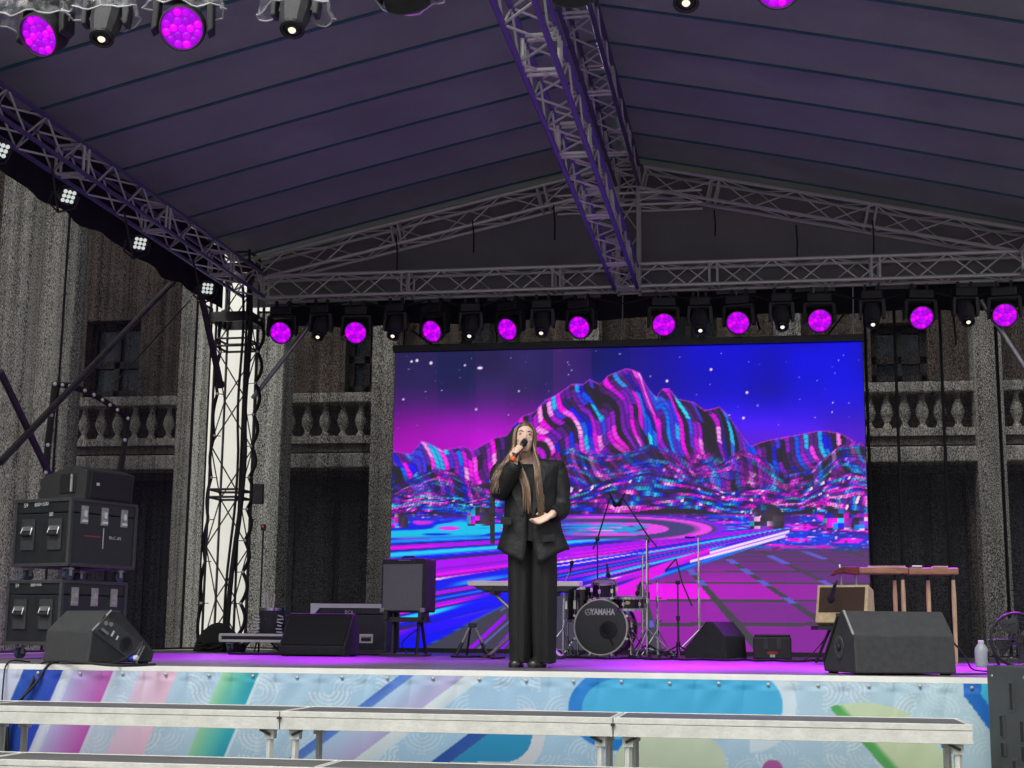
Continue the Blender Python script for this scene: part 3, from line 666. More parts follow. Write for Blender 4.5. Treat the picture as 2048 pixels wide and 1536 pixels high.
def screen_paint(x, y):
    sh = x.shape
    u = sm(1040, 1480, x+0.15*(y-700))
    top = np.array([48, 32, 88.])*(1-u[..., None])+np.array([6, 4, 205.])*u[..., None]
    hor = np.array([190, 0, 205.])*(1-u[..., None])+np.array([96, 20, 225.])*u[..., None]
    hv = sm(735, 905, y)**1.5
    c = top*(1-hv[..., None])+hor*hv[..., None]
    c = c*(0.86+0.28*vn2(x/70, y/60, 3.0))[..., None]
    # per-module tint of the LED tiles, strongest top left
    pi = np.floor((x-797)/77.2); pj = np.floor((y-700)/77.5)
    k = (hsh(pi*3.3+pj*0.0, 2.0)-0.5)*(1-u)*sm(880, 760, y)
    c = c+k[..., None]*np.array([46, 4, 16.])
    # faint light beams, stars
    rs = np.random.RandomState(5)
    for i in range(150):
        sx, sy = rs.uniform(795, 1730), rs.uniform(700, 885); q = rs.uniform(0, 1)**5; rad = 0.9+1.7*q
        k = np.clip(1.3-((x-sx)**2+(y-sy)**2)/rad**2, 0, 1)*(0.35+0.65*rs.uniform()); c = mixc(c, (240, 225, 255) if rs.uniform() < 0.7 else (80, 60, 240), k)
    for sx, sy, rx_, ry_ in ((823, 723, 2.6, 2.6), (834, 721, 3.2, 3.2), (862, 726, 3.4, 3.6), (960, 736, 6.0, 3.0), (1334, 762, 3, 3), (1422, 739, 3, 3), (1494, 785, 3, 3), (1487, 836, 3, 3)):
        c = mixc(c, (250, 225, 250), np.clip(1.3-((x-sx)/rx_)**2-((y-sy)/ry_)**2, 0, 1))
    rd = np.interp(x, RIDGE[:, 0], RIDGE[:, 1]); c = np.where((y > rd)[..., None], hill_paint(x, y, rd, 1032, 22, 1.0, 1.0), c)
    c = mixc(c, (210, 60, 230), ((y > rd) & (y < rd+2.5))*0.6)
    rd = np.interp(x, R2[:, 0], R2[:, 1]); c = np.where((y > rd)[..., None], hill_paint(x, y, rd, 1036, 18, 4.0, 0.45), c)
    rd = np.interp(x, R3[:, 0], R3[:, 1]); c = np.where((y > rd)[..., None], hill_paint(x, y, rd, 1040, 13, 9.0, 0.0), c)
    # valley floor with glitter
    fl = sm(1024, 1034, y)
    gl = vn2(x/9, y/2.6, 6.0); base = mixc(np.zeros(sh+(3,))+np.array([70, 20, 150.]), (20, 60, 235), sm(0.3, 0.7, vn2(x/60, y/8, 2.0)))
    base = mixc(base, (250, 0, 240), sm(0.62, 0.75, vn2(x/50, y/5, 8.0))*sm(1300, 1450, x))
    base = mixc(base, (60, 210, 250), sm(0.78, 0.86, gl)*0.55); base = mixc(base, (255, 170, 250), sm(0.86, 0.92, vn2(x/11, y/3, 12.0)))
    base = mixc(base, (28, 24, 60), sm(0.25, 0.15, gl)*0.5)
    c = c*(1-fl[..., None])+base*fl[..., None]
    # left shore: cyan / blue fields
    lf = sm(1036, 1046, y)*sm(1130, 1010, x)
    sh2 = mixc(np.zeros(sh+(3,))+np.array([10, 30, 225.]), (20, 190, 235), sm(0.45, 0.6, vn2((x+y*2)/70, (y)/6, 4.0)))
    sh2 = mixc(sh2, (235, 40, 235), sm(0.7, 0.8, vn2(x/60, y/7, 14.0)))
    c = c*(1-lf[..., None])+sh2*lf[..., None]
    # the motorway of light streaks: bundle converging at right, with a bend to the left
    cxp, cyp = 1640.0, 1044.0
    th = np.arctan2(y-cyp, np.maximum(cxp-x, 4)); rr = np.hypot(cxp-x, y-cyp)
    a = th*(1+0.00012*(rr-300))
    lo_e = np.interp(rr, [0, 345, 480, 650, 790, 900], [0.36, 0.335, 0.285, 0.265, 0.312, 0.34])
    road = sm(0.035, 0.05, a)*sm(lo_e+0.012, lo_e-0.004, a)*sm(62, 85, rr)
    s1 = vn(a*62, 3.0); s2 = 0.5+(vn(a*140+3, 5.0)-0.5)*sm(120, 420, rr); seg = vn2(a*62, rr/140.0, 7.0)
    st = np.zeros(sh+(3,))+np.array([44, 40, 80.])
    st = mixc(st, (16, 20, 240), sm(0.36, 0.5, s1)); st = mixc(st, (10, 140, 235), sm(0.55, 0.66, s1)*sm(0.3, 0.6, seg)); st = mixc(st, (40, 205, 250), sm(0.68, 0.78, s1)*sm(0.35, 0.65, seg))
    st = mixc(st, (170, 0, 245), sm(0.30, 0.2, s1)); st = mixc(st, (240, 0, 235), sm(0.62, 0.75, s2)*sm(0.4, 0.6, seg)); st = mixc(st, (255, 195, 240), sm(0.78, 0.86, s2)*sm(0.55, 0.75, vn2(a*80, rr/90.0, 9.0)))
    st = mixc(st, (10, 8, 250), sm(lo_e-0.07, lo_e-0.04, a)*sm(420, 560, rr)*0.85)
    st = mixc(st, (64, 62, 76), sm(0.40, 0.43, a)*sm(500, 420, rr)*0.0)
    c = c*(1-road[..., None])+st*road[..., None]
    # hairpin: nested ellipses opening to the left
    ex, ey = 1235.0, 1058.0
    q = np.hypot((x-ex)/np.where(x > ex, 205.0, 900.0), (y-ey)/27.0)
    hp = sm(1.12, 1.02, q)*sm(1086, 1072, y)*sm(1060, 1200, x+60*(vn(y/3.0, 31.0)-0.5))
    s3_ = vn(q*9.0, 21.0); hc = mixc(np.zeros(sh+(3,))+np.array([66, 62, 120.]), (240, 70, 235), sm(0.5, 0.65, s3_)); hc = mixc(hc, (255, 190, 250), sm(0.78, 0.9, s3_)); hc = mixc(hc, (20, 160, 225), sm(0.5, 0.3, q)*0.9*sm(0.3, 0.6, vn2((x+3*y)/22, y/3.0, 41.0)))
    hc = mixc(hc, (120, 30, 230), sm(0.36, 0.2, s3_))
    c = c*(1-hp[..., None])+hc*hp[..., None]
    # dark asphalt below the streaks, then the tiled plain on the right
    under = sm(lo_e-0.002, lo_e+0.01, a)*sm(1085, 1110, y)
    c = mixc(c, (62, 60, 78), under)
    vx, vy = 1222.0, 958.0
    w = (x-vx)/np.maximum(y-vy, 8); col = np.floor((w-0.27)/0.6); cfx = fr((w-0.27)/0.6)
    rows = np.array([1098, 1106, 1114, 1122, 1143.5, 1166, 1201, 1248, 1322]); ri = np.searchsorted(rows, y); yr0 = rows[np.clip(ri-1, 0, 8)]; yr1 = rows[np.clip(ri, 0, 8)]
    fy = (y-yr0)/np.maximum(yr1-yr0, 1); 
    tile = (cfx > 0.06) & (cfx < 0.94) & (fy > 0.06) & (fy < 0.93)
    hotc = np.clip(1.05-0.33*np.maximum(col, 0), 0, 1); hv2 = np.clip(hotc*(0.25+0.75*hsh(col*3.1+ri*7.7, 2.0)**1.5)+0.35*((col == 0) & (ri == 6)), 0, 1)*sm(1100, 1180, y)
    tc_ = np.array([96, 44, 120.])*(1-hv2[..., None])+np.array([240, 0, 240.])*hv2[..., None]
    tcol = np.where(tile[..., None], tc_, np.array([66, 62, 72.]))
    pl = under*sm(1098, 1106, y)*(w > 0.05)*sm(1090, 1096, y+0.0*x)
    lefty = sm(-0.02, 0.05, w)
    c = c*(1-(pl*lefty)[..., None])+tcol*(pl*lefty)[..., None]
    # glowing squares on the tile joints
    dq = np.maximum(np.abs(cfx-np.round(cfx))*0.6*np.maximum(y-vy, 8)/7.5, np.minimum(np.abs(y-yr0), np.abs(y-yr1))/6.0)
    sqm = (dq < 1)*pl*(hsh(np.round((w-0.27)/0.6)*5+np.where(np.abs(y-yr0) < np.abs(y-yr1), ri-1, ri)*3.3, 3.0) > 0.5)
    c = mixc(c, (96, 96, 225), sqm*0.85)
    for x0, y0, x1, y1, wd, cc_ in ((925, 1312, 1012, 1232, 5, (150, 0, 240)), (940, 1312, 1060, 1206, 3, (96, 90, 170)), (985, 1312, 1040, 1250, 8, (140, 0, 235)), (1000, 1222, 1100, 1160, 3, (90, 90, 160)), (1150, 1215, 1330, 1140, 7, (230, 0, 235)), (1300, 1140, 1420, 1100, 5, (235, 0, 230))):
        d = np.abs((x-x0)*(y1-y0)-(y-y0)*(x1-x0))/math.hypot(x1-x0, y1-y0); inn = (np.minimum(x0, x1) < x) & (x < np.maximum(x0, x1)); c = mixc(c, cc_, sm(wd, wd-2, d)*inn)
    # mirror balls
    for bx, by, br in ((797, 1046, 20), (960, 1040, 27), (1534, 1042, 36), (1508, 1028, 12), (1640, 1024, 15), (1676, 1046, 31), (1728, 1050, 26)):
        d = np.hypot(x-bx, y-by)/br; m_ = sm(1.02, 0.95, d)*(y < by+br*0.45)
        ii = np.floor((x-bx)/(br*0.36)); jj = np.floor((y-by)/(br*0.30)); v_ = hsh(ii*7.7+jj*3.1+bx, 5.0)
        bc = PAL[np.floor(v_*0.999*12).astype(int)]; bc = mixc(bc, (60, 50, 60), sm(-0.25, 0.45, (x-bx)/br-(y-by)/br*0.3)*0.9*((bx < 1600)*1.0))*(0.75+0.35*sm(1, 0.2, d))[..., None]
        c = mixc(c*1.0, (0, 0, 0), m_*0); c = c*(1-m_[..., None])+bc*m_[..., None]
    for y0, x0, x1 in ((1063, 1578, 1420), (1072, 1570, 1380)):
        d = np.abs(y-(y0+(x0-x)*0.27)); c = mixc(c, (250, 215, 250), sm(4, 1.5, d)*(x < x0)*(x > x1))
    return np.clip(c, 0, 255)
def point_colour(me, cols):
    at_ = me.color_attributes.new('picture', 'FLOAT_COLOR', 'POINT')
    rgba = np.ones((len(cols), 4), np.float32); rgba[:, :3] = cols
    at_.data.foreach_set('color', rgba.ravel())
def grid_mesh(name, P, nu, nv):
    me = bpy.data.meshes.new(name); nf = (nu-1)*(nv-1)
    i, j = np.meshgrid(np.arange(nu-1), np.arange(nv-1)); b = (j*nu+i).ravel()
    F = np.stack([b, b+1, b+nu+1, b+nu], 1).astype(np.int32)
    me.vertices.add(nu*nv); me.vertices.foreach_set('co', np.asarray(P, np.float32).ravel())
    me.loops.add(nf*4); me.loops.foreach_set('vertex_index', F.ravel()); me.polygons.add(nf)
    me.polygons.foreach_set('loop_start', np.arange(0, nf*4, 4, dtype=np.int32)); me.polygons.foreach_set('use_smooth', np.ones(nf, bool))
    me.update(calc_edges=True); return me
SCREEN_GAIN = GAIN
m = bpy.data.materials.new('led_picture'); m.use_nodes = True; n = m.node_tree.nodes; p = n['Principled BSDF']
at_ = n.new('ShaderNodeAttribute'); at_.attribute_name = 'picture'
m.node_tree.links.new(at_.outputs['Color'], p.inputs['Emission Color']); p.inputs['Emission Strength'].default_value = SCREEN_GAIN
p.inputs['Base Color'].default_value = (0.012, 0.012, 0.014, 1); p.inputs['Roughness'].default_value = 0.55
M_led = m; m.cycles.emission_sampling = 'NONE'
sX0, sX1, sZ0, sZ1 = -4.665, 1.295, 1.40, 5.20
scr = thing('led_screen', 'huge LED screen showing a neon mountain landscape with a motorway of light', 'screen', ((sX0+sX1)/2, BY, S))
so_ = np.array(scr.location); nc, nr_ = 12, 8; N = 42
pw, phh = (sX1-sX0)/nc, (sZ1-sZ0)/nr_
for a in range(nc):
    for b in range(nr_):
        xx = sX0+a*pw+0.0002+np.linspace(0, pw-0.0004, N); zz = sZ0+b*phh+0.0002+np.linspace(0, phh-0.0004, N)
        Xg, Zg = np.meshgrid(xx, zz); Pw = np.stack([Xg, np.full_like(Xg, BY+0.001*(hsh(a*7+b*3)-0.5)), Zg], -1).reshape(-1, 3)
        px_, py_ = project(Pw); colr = srgb(screen_paint(px_, py_))*(0.95+0.1*hsh(a*5.3+b*9.1, 4.0))
        me = grid_mesh('led_panel', Pw-so_, N, N); point_colour(me, colr); me.materials.append(M_led)
        ob = bpy.data.objects.new('led_panel', me); COL.objects.link(ob); ob.parent = scr
hw = (sX1-sX0)/2; hz = sZ1-S
fm = MB().box((0, 0.09, (sZ0-S+hz)/2), (2*hw+0.02, 0.14, hz-(sZ0-S)+0.02)).build('cabinet', M_plast, scr)
MB().box((0, 0.0, hz+0.045), (2*hw+0.03, 0.16, 0.085)).build('top_beam', M_plast, scr)
MB().box((0, 0.0, (sZ0-S)/2), (2*hw, 0.16, sZ0-S-0.004)).build('ground_support', M_plast, scr)
for i in range(13): MB().tube((-hw+0.1+i*(2*hw-0.2)/12, -0.02, hz+0.09), (-hw+0.1+i*(2*hw-0.2)/12+0.01, -0.02, hz+0.7), 0.008, n=6).build('hanging_wire', M_steel, scr)
# ================================================================== stage skirt banner, benches
def banner_paint(x, y):
    sh = x.shape; c = np.zeros(sh+(3,))+np.array([178, 212, 234.])
    c = mixc(c, (205, 212, 236), sm(420, 40, x)); c = mixc(c, (168, 208, 236), sm(500, 900, x)*sm(1500, 1000, x)); c = mixc(c, (184, 218, 230), sm(1500, 1900, x))
    # woven quarter rings
    T = 47.0; gx = np.floor(x/T); gy = np.floor((y-1341)/42.0); h = hsh(gx*13.7+gy*71.3, 2.0)
    lx = fr(x/T)*T; ly = fr((y-1341)/42.0)*T
    cx_ = np.where(hsh(gx*3.1+gy*9.7, 4.0) > 0.5, 0, T); cy_ = np.where(hsh(gx*5.9+gy*2.3, 6.0) > 0.5, 0, T)
    rr = np.hypot(lx-cx_, ly-cy_); al = (fr(rr/9.0) < 0.42)*(rr < 46)*(rr > 8)*np.where(h > 0.7, 0.62, np.where(h > 0.3, 0.36, 0.06))
    c = mixc(c, (236, 244, 248), al)
    msk = 1.0
    s = x+0.42*(y-1341)            # straightened stripe coordinate
    def stripe(a, b, ca, cb):
        nonlocal c
        k = np.clip((s-a)/(b-a), 0, 1); cc = np.asarray(ca, float)*(1-k[..., None])+np.asarray(cb, float)*k[..., None]
        m_ = sm(a-1.5, a+1.5, s)*sm(b+1.5, b-1.5, s)*msk; c = c*(1-m_[..., None])+cc*m_[..., None]
    stripe(-60, -20, (200, 190, 230), (190, 120, 200)); stripe(46, 126, (6, 78, 178), (20, 66, 190)); stripe(133, 142, (214, 224, 240), (214, 224, 240)); stripe(148, 229, (186, 190, 234), (196, 84, 184)); stripe(229, 236, (210, 220, 240), (210, 220, 240))
    stripe(282, 356, (226, 204, 230), (240, 198, 222)); stripe(447, 521, (160, 220, 172), (24, 166, 196)); stripe(521, 527, (214, 236, 240), (214, 236, 240))
    s = x+1.33*(y-1345)
    stripe(806, 836, (70, 120, 212), (96, 138, 214)); stripe(836, 940, (176, 210, 238), (186, 178, 222)); stripe(940, 982, (222, 234, 238), (205, 226, 236))
    msk = sm(1436, 1440, y)
    stripe(1100, 1140, (26, 84, 176), (40, 90, 176))
    m_ = ((s >= 1140) & (np.hypot((x-1012)*1.0, (y-1475)) < 400) & (np.hypot(np.maximum(x-1010, 0), y-1470) < 54) & (y > 1416)).astype(float); c = mixc(c, (30, 150, 200), m_)
    ring = ((s >= 1140) & (y > 1416) & (np.hypot(np.maximum(x-1010, 0), y-1470) >= 54) & (np.hypot(np.maximum(x-1010, 0), y-1470) < 80)).astype(float); c = mixc(c, (214, 222, 232), ring)
    # big cyan drop
    d = np.hypot(np.where(x > 1500, x-1500, np.where(x < 1240, x-1240, 0)), np.where(x < 1240, 1.25*(y-1418), y-1412)); 
    c = mixc(c, (214, 234, 244), sm(96, 90, np.where(x > 1500, d, 200))*1.0)
    c = mixc(c, (6, 128, 214), sm(105, 102, np.where(x <= 1500, d, 300))*(x < 1300)); 
    m_ = sm(67.0, 64.0, np.where(x > 1240, d, 300.0))*(y > 1330)+sm(78, 74, np.where(x <= 1240, d, 300.0)); c = mixc(c, (66, 182, 230), np.clip(m_, 0, 1))
    # green leaf lower right
    dl = np.hypot(np.maximum(np.abs(x-1735)-10, 0)*0.8, y-1462+0.0*x)
    gx_ = x-0.9*(y-1410)
    m_ = ((gx_ > 1655) & (gx_ < 1800) & (y > 1406+0.002*(x-1720)**2)).astype(float); k = sm(1690, 1672, gx_); c = mixc(c, (206, 226, 186), m_); c = mixc(c, (88, 178, 96), m_*k)
    c = mixc(c, (206, 222, 196), sm(80, 76, np.hypot((x-1340)*0.7, y-1530))*(y > 1440)); c = mixc(c, (178, 92, 168), sm(22, 20, np.hypot(x-1545, y-1540)))
    # right blue band
    gx2 = x-0.75*np.maximum(y-1390, 0)-0.25*np.maximum(1390-y, 0)*0
    m_ = ((gx2 > 1926) & (gx2 < 1962)).astype(float); c = mixc(c, (8, 112, 206), m_); c = mixc(c, (60, 190, 226), (gx2 >= 1962)*1.0)
    return c
BX0, BX1, BZ0, BZ1 = -6.2, 2.8, 0.03, S-0.034
nu, nv = 1100, 150
Xg, Zg = np.meshgrid(np.linspace(BX0, BX1, nu), np.linspace(BZ0, BZ1, nv))
Pw = np.stack([Xg, np.full_like(Xg, FY-0.035), Zg], -1).reshape(-1, 3)
px_, py_ = project(Pw); colr = srgb(banner_paint(px_, py_))*0.74
scw = 0.304; 
wr = 0.006*np.sin(Xg*2.1+Zg*1.5)*(1.2-Zg)+0.004*np.sin(Xg*5.3-Zg*3)
ph_ = fr((Xg-BX0)/scw)-0.5; dz = BZ1-0.03-Zg
wr = wr-0.010*np.exp(-dz/0.16)*np.cos(ph_*2*math.pi)*np.clip(dz/0.03, 0, 1)+0.006*np.exp(-dz/0.3)*np.sin(ph_*9+dz*20)*hsh(np.floor((Xg-BX0)/scw))
Pl = Pw.copy(); Pl[:, 1] += -0.006+wr.ravel()*0.8
ban = thing('stage_banner', 'pale blue printed vinyl banner with slanted stripes and arcs along the stage front', 'banner', (-1.6, FY-0.035, 0))
me = grid_mesh('banner_print', Pl-np.array(ban.location), nu, nv); point_colour(me, colr)
m = bpy.data.materials.new('printed_vinyl'); m.use_nodes = True; n = m.node_tree.nodes; p = n['Principled BSDF']
at_ = n.new('ShaderNodeAttribute'); at_.attribute_name = 'picture'; m.node_tree.links.new(at_.outputs['Color'], p.inputs['Base Color']); p.inputs['Roughness'].default_value = 0.55
me.materials.append(m); ob = bpy.data.objects.new('banner_print', me); COL.objects.link(ob); ob.parent = ban
gm = MB().lathe([(0.011, 0), (0.011, 0.006), (0.004, 0.008), (0.003, 0.012)], 10, Matrix.Rotation(R(90), 4, 'X')).mesh('screw', smooth=40); gm.materials.append(M_steel)
for k in range(30):
    inst('screw', gm, ban, Matrix.Translation((BX0+scw*(k+0.5)+1.6, -0.012, BZ1-0.022+random.uniform(-0.004, 0.004))))
# --- stepped platforms in front
M_bt = mat('grey_phenolic_board', (0.10, 0.10, 0.10), 0.6, 0, 0.25, 3, 0.15, 60)
M_edge = mat('white_scuffed_frame', (0.60, 0.615, 0.555), 0.45, 0.1, 0.14, 9, 0.25, 60)
M_leg = mat('white_scuffed_leg', (0.62, 0.63, 0.58), 0.4, 0.3, 0.2, 9)
def platform(x0, x1, yf, depth, z, label, legs=True, zl=0.0, grp='white edged step platforms'):
    t = thing('step_platform', label, 'platform', ((x0+x1)/2, yf+depth/2, 0), 0, grp); w = x1-x0-0.006
    MB().box((0, 0.002, z-0.008), (w-0.05, depth-0.05, 0.016)).build('board', M_bt, t)
    for sy in (-1, 1):
        MB().box((0, sy*(depth/2-0.012), z-0.014), (w, 0.024, 0.034)).build('upper_rail', M_edge, t, bevel=0.003)
        MB().box((0, sy*(depth/2-0.014), z-0.068), (w, 0.022, 0.07)).build('lower_rail', M_edge, t, bevel=0.003)
    for sx in (-1, 1):
        MB().box((sx*(w/2-0.012), 0, z-0.05), (0.024, depth-0.05, 0.10)).build('end_rail', M_edge, t, bevel=0.003)
    for sx in (-1, 1):
        for sy in (-1, 1):
            q = V(sx*(w/2-0.075), sy*(depth/2-0.075), 0)
            bar('leg', t, q, q+V(0, 0, z-0.06), 0.023, M_leg)
            MB().box(q+V(0, 0, z-0.13), (0.06, 0.06, 0.06)).build('leg_socket', M_edge, t)
            MB().box(q+V(sx*-0.02, -0.04, z-0.12), (0.07, 0.012, 0.016), Matrix.Rotation(R(25*sx), 3, 'Y')).build('clamp_lever', M_plast, t)
    return t
bz = 1.125; bjs = [-6.7, -4.755, -2.79, -0.835, 1.115]
bl = ['upper step platform cut off by the left picture edge', 'upper step platform in front of the blue and pink banner stripes', 'upper step platform in front of the singer', 'upper step platform at right, below the big cyan banner shape']
for i in range(4): platform(bjs[i], bjs[i+1], 8.28, 0.62, bz, bl[i])
bl2 = ['lower step platform at the bottom left picture edge', 'lower step platform at the bottom edge, left of centre', 'lower step platform at the bottom edge, under the singer', 'lower step platform at the bottom edge, right of centre', 'lower step platform at the bottom right']
bj2 = [-6.3, -4.35, -2.4, -0.44, 1.52, 3.0]
for i in range(4): platform(bj2[i], bj2[i+1], 7.72, 0.5, 0.862, bl2[i])
for x in bjs[1:4]:
    o = MB().box((x, 8.272, bz-0.036), (0.022, 0.02, 0.014)).build('joint_clip', M_plast, origin=(x, 8.272, bz-0.043))
    tag(o, 'black clip at the %s joint between the upper step platforms' % {bjs[1]: 'leftmost', bjs[2]: 'left', bjs[3]: 'right'}[x], 'clip', 'clips between the platforms')
# ================================================================== equipment on the stage
M_case = mat('charcoal_case_laminate', (0.020, 0.022, 0.025), 0.36, 0, 0.25, 10, 0.2, 120)
M_chalk = mat('white_marker', (0.6, 0.62, 0.62), 0.8)
def castor(t, q, r=0.05):
    MB().tube(q+V(-0.02, 0, r), q+V(0.02, 0, r), r, n=14).build('castor_wheel', mat('blue_castor', (0.05, 0.07, 0.12), 0.5), t, smooth=40)
    MB().box(q+V(0, 0, 2*r+0.0), (0.07, 0.07, 0.012)).box(q+V(-0.03, 0, r+0.025), (0.006, 0.03, 0.07)).box(q+V(0.03, 0, r+0.025), (0.006, 0.03, 0.07)).build('castor_fork', M_steel, t)
def flight_case(name, label, loc, rz, w, d, h, zb=0.11, latches=3, handles=2, trim=M_plast_g, lid=0.12, castors=True, group=None):
    t = thing(name, label, 'flight case', loc, rz, group)
    MB().box((0, 0, zb+(h-lid)/2), (w-0.01, d-0.01, h-lid)).build('body', M_case, t, bevel=0.006)
    MB().box((0, 0, zb+h-lid/2+0.002), (w-0.01, d-0.01, lid-0.004)).build('lid', M_case, t, bevel=0.012)
    for sx in (-1, 1):
        for sy in (-1, 1): MB().box((sx*(w/2-0.008), sy*(d/2-0.008), zb+h/2), (0.03, 0.03, h-0.02)).build('corner_profile', trim, t, bevel=0.004)
    for z in (zb+0.012, zb+h-0.012):
        for sy in (-1, 1): MB().box((0, sy*(d/2-0.008), z), (w, 0.03, 0.028)).build('edge_profile', trim, t, bevel=0.004)
        for sx in (-1, 1): MB().box((sx*(w/2-0.008), 0, z), (0.03, d-0.03, 0.028)).build('edge_profile', trim, t, bevel=0.004)
    for k in range(handles):
        x = (k-(handles-1)/2)*w*0.48
        q = MB().box((x, -d/2-0.002, zb+h*0.47), (w*0.24, 0.012, h*0.46)).build('handle_dish', M_plast_g, t, bevel=0.004)
        MB().box((x, -d/2-0.012, zb+h*0.56), (w*0.19, 0.012, 0.035)).build('hinge', M_steel, q)
        MB().path([(x-w*0.085, -d/2-0.014, zb+h*0.57), (x-w*0.09, -d/2-0.03, zb+h*0.47), (x+w*0.09, -d/2-0.03, zb+h*0.47), (x+w*0.085, -d/2-0.014, zb+h*0.57)], 0.007, 6).build('bail', M_chrome, q)
        MB().tube((x-w*0.08, -d/2-0.032, zb+h*0.47), (x+w*0.08, -d/2-0.032, zb+h*0.47), 0.014, n=8).build('grip', M_rubber, q)
    for k in range(latches):
        y = (k-(latches-1)/2)*d*0.3
        q = MB().box((w/2, y, zb+h-lid-0.01), (0.014, 0.075, 0.15)).build('latch', M_steel, t, bevel=0.004)
        MB().box((w/2+0.01, y, zb+h-lid+0.0), (0.012, 0.03, 0.05)).box((w/2+0.008, y, zb+h-lid-0.06), (0.01, 0.06, 0.02)).build('latch_key', M_chrome, q)
    if castors:
        for sx in (-1, 1):
            for sy in (-1, 1): castor(t, V(sx*(w/2-0.09), sy*(d/2-0.09), 0), zb*0.42)
    return t
# --- stack at stage left
cy = 11.0; cx_ = X_at(143, cy, 2.0)-0.10
low = flight_case('flight_case', 'lower charcoal flight case of the stack at stage left', (cx_-0.10, cy+0.35, S), R(-20), 0.62, 0.72, 0.52, group='stacked flight cases')
upc = flight_case('flight_case', 'upper charcoal flight case of the stack, under the loudspeaker', (cx_-0.05, cy+0.33, S+0.63), R(-20), 0.64, 0.74, 0.55, group='stacked flight cases')
for t, txts in ((upc, (('59', -0.2, 0.61, 0.05), ('800×500', -0.02, 0.615, 0.045), ('80', 0.10, 0.53, 0.045))), (low, (('59', -0.2, 0.585, 0.045), ('800×500', 0.02, 0.59, 0.035), ('4 шт', 0.14, 0.46, 0.045)))):
    for tx, x, z, sz in txts: text_mesh('chalk_marking', tx, sz, M_chalk, t, frame_M((x, -0.372 if t is upc else -0.362, z), (1, 0, 0.04), (0, -1, 0)), 0.0006)
text_mesh('printed_name', 'BLaC aBS', 0.035, M_chalk, upc, frame_M((0.322, 0.13, 0.36), (0, 1, 0), (1, 0, 0)), 0.0006)
MB().box((0.318, -0.0, 0.35), (0.003, 0.008, 0.17)).build('printed_bar', M_chalk, upc)
MB().box((0.318, -0.12, 0.36), (0.003, 0.17, 0.012)).build('red_print', mat('red_print', (0.35, 0.03, 0.06), 0.6), upc)
t = thing('loudspeaker', 'black tilted loudspeaker on top of the flight case stack', 'loudspeaker', (cx_+0.03, cy+0.33, S+1.29), R(-22)); t.scale = (0.84, 0.9, 0.8)
MB().prism([(-0.36, 0.02), (0.30, -0.0), (0.32, 0.30), (0.10, 0.36), (-0.30, 0.26), (-0.37, 0.2), (-0.34, 0.14), (-0.38, 0.09)], -0.28, 0.30).build('cabinet', M_paintblk, t, bevel=0.01)
MB().box((0.325, 0.01, 0.15), (0.02, 0.5, 0.27), Matrix.Rotation(R(4), 3, 'Y')).build('grille', M_grille, t, bevel=0.005)
q = MB().box((0.06, -0.283, 0.17), (0.22, 0.012, 0.2)).build('handle_recess', M_plast, t, bevel=0.004)
MB().tube((0.13, -0.30, 0.08), (0.13, -0.30, 0.26), 0.014, n=8).build('handle', M_steel, q)
MB().box((0.338, -0.16, 0.16), (0.004, 0.035, 0.03)).build('badge', M_chalk, t)
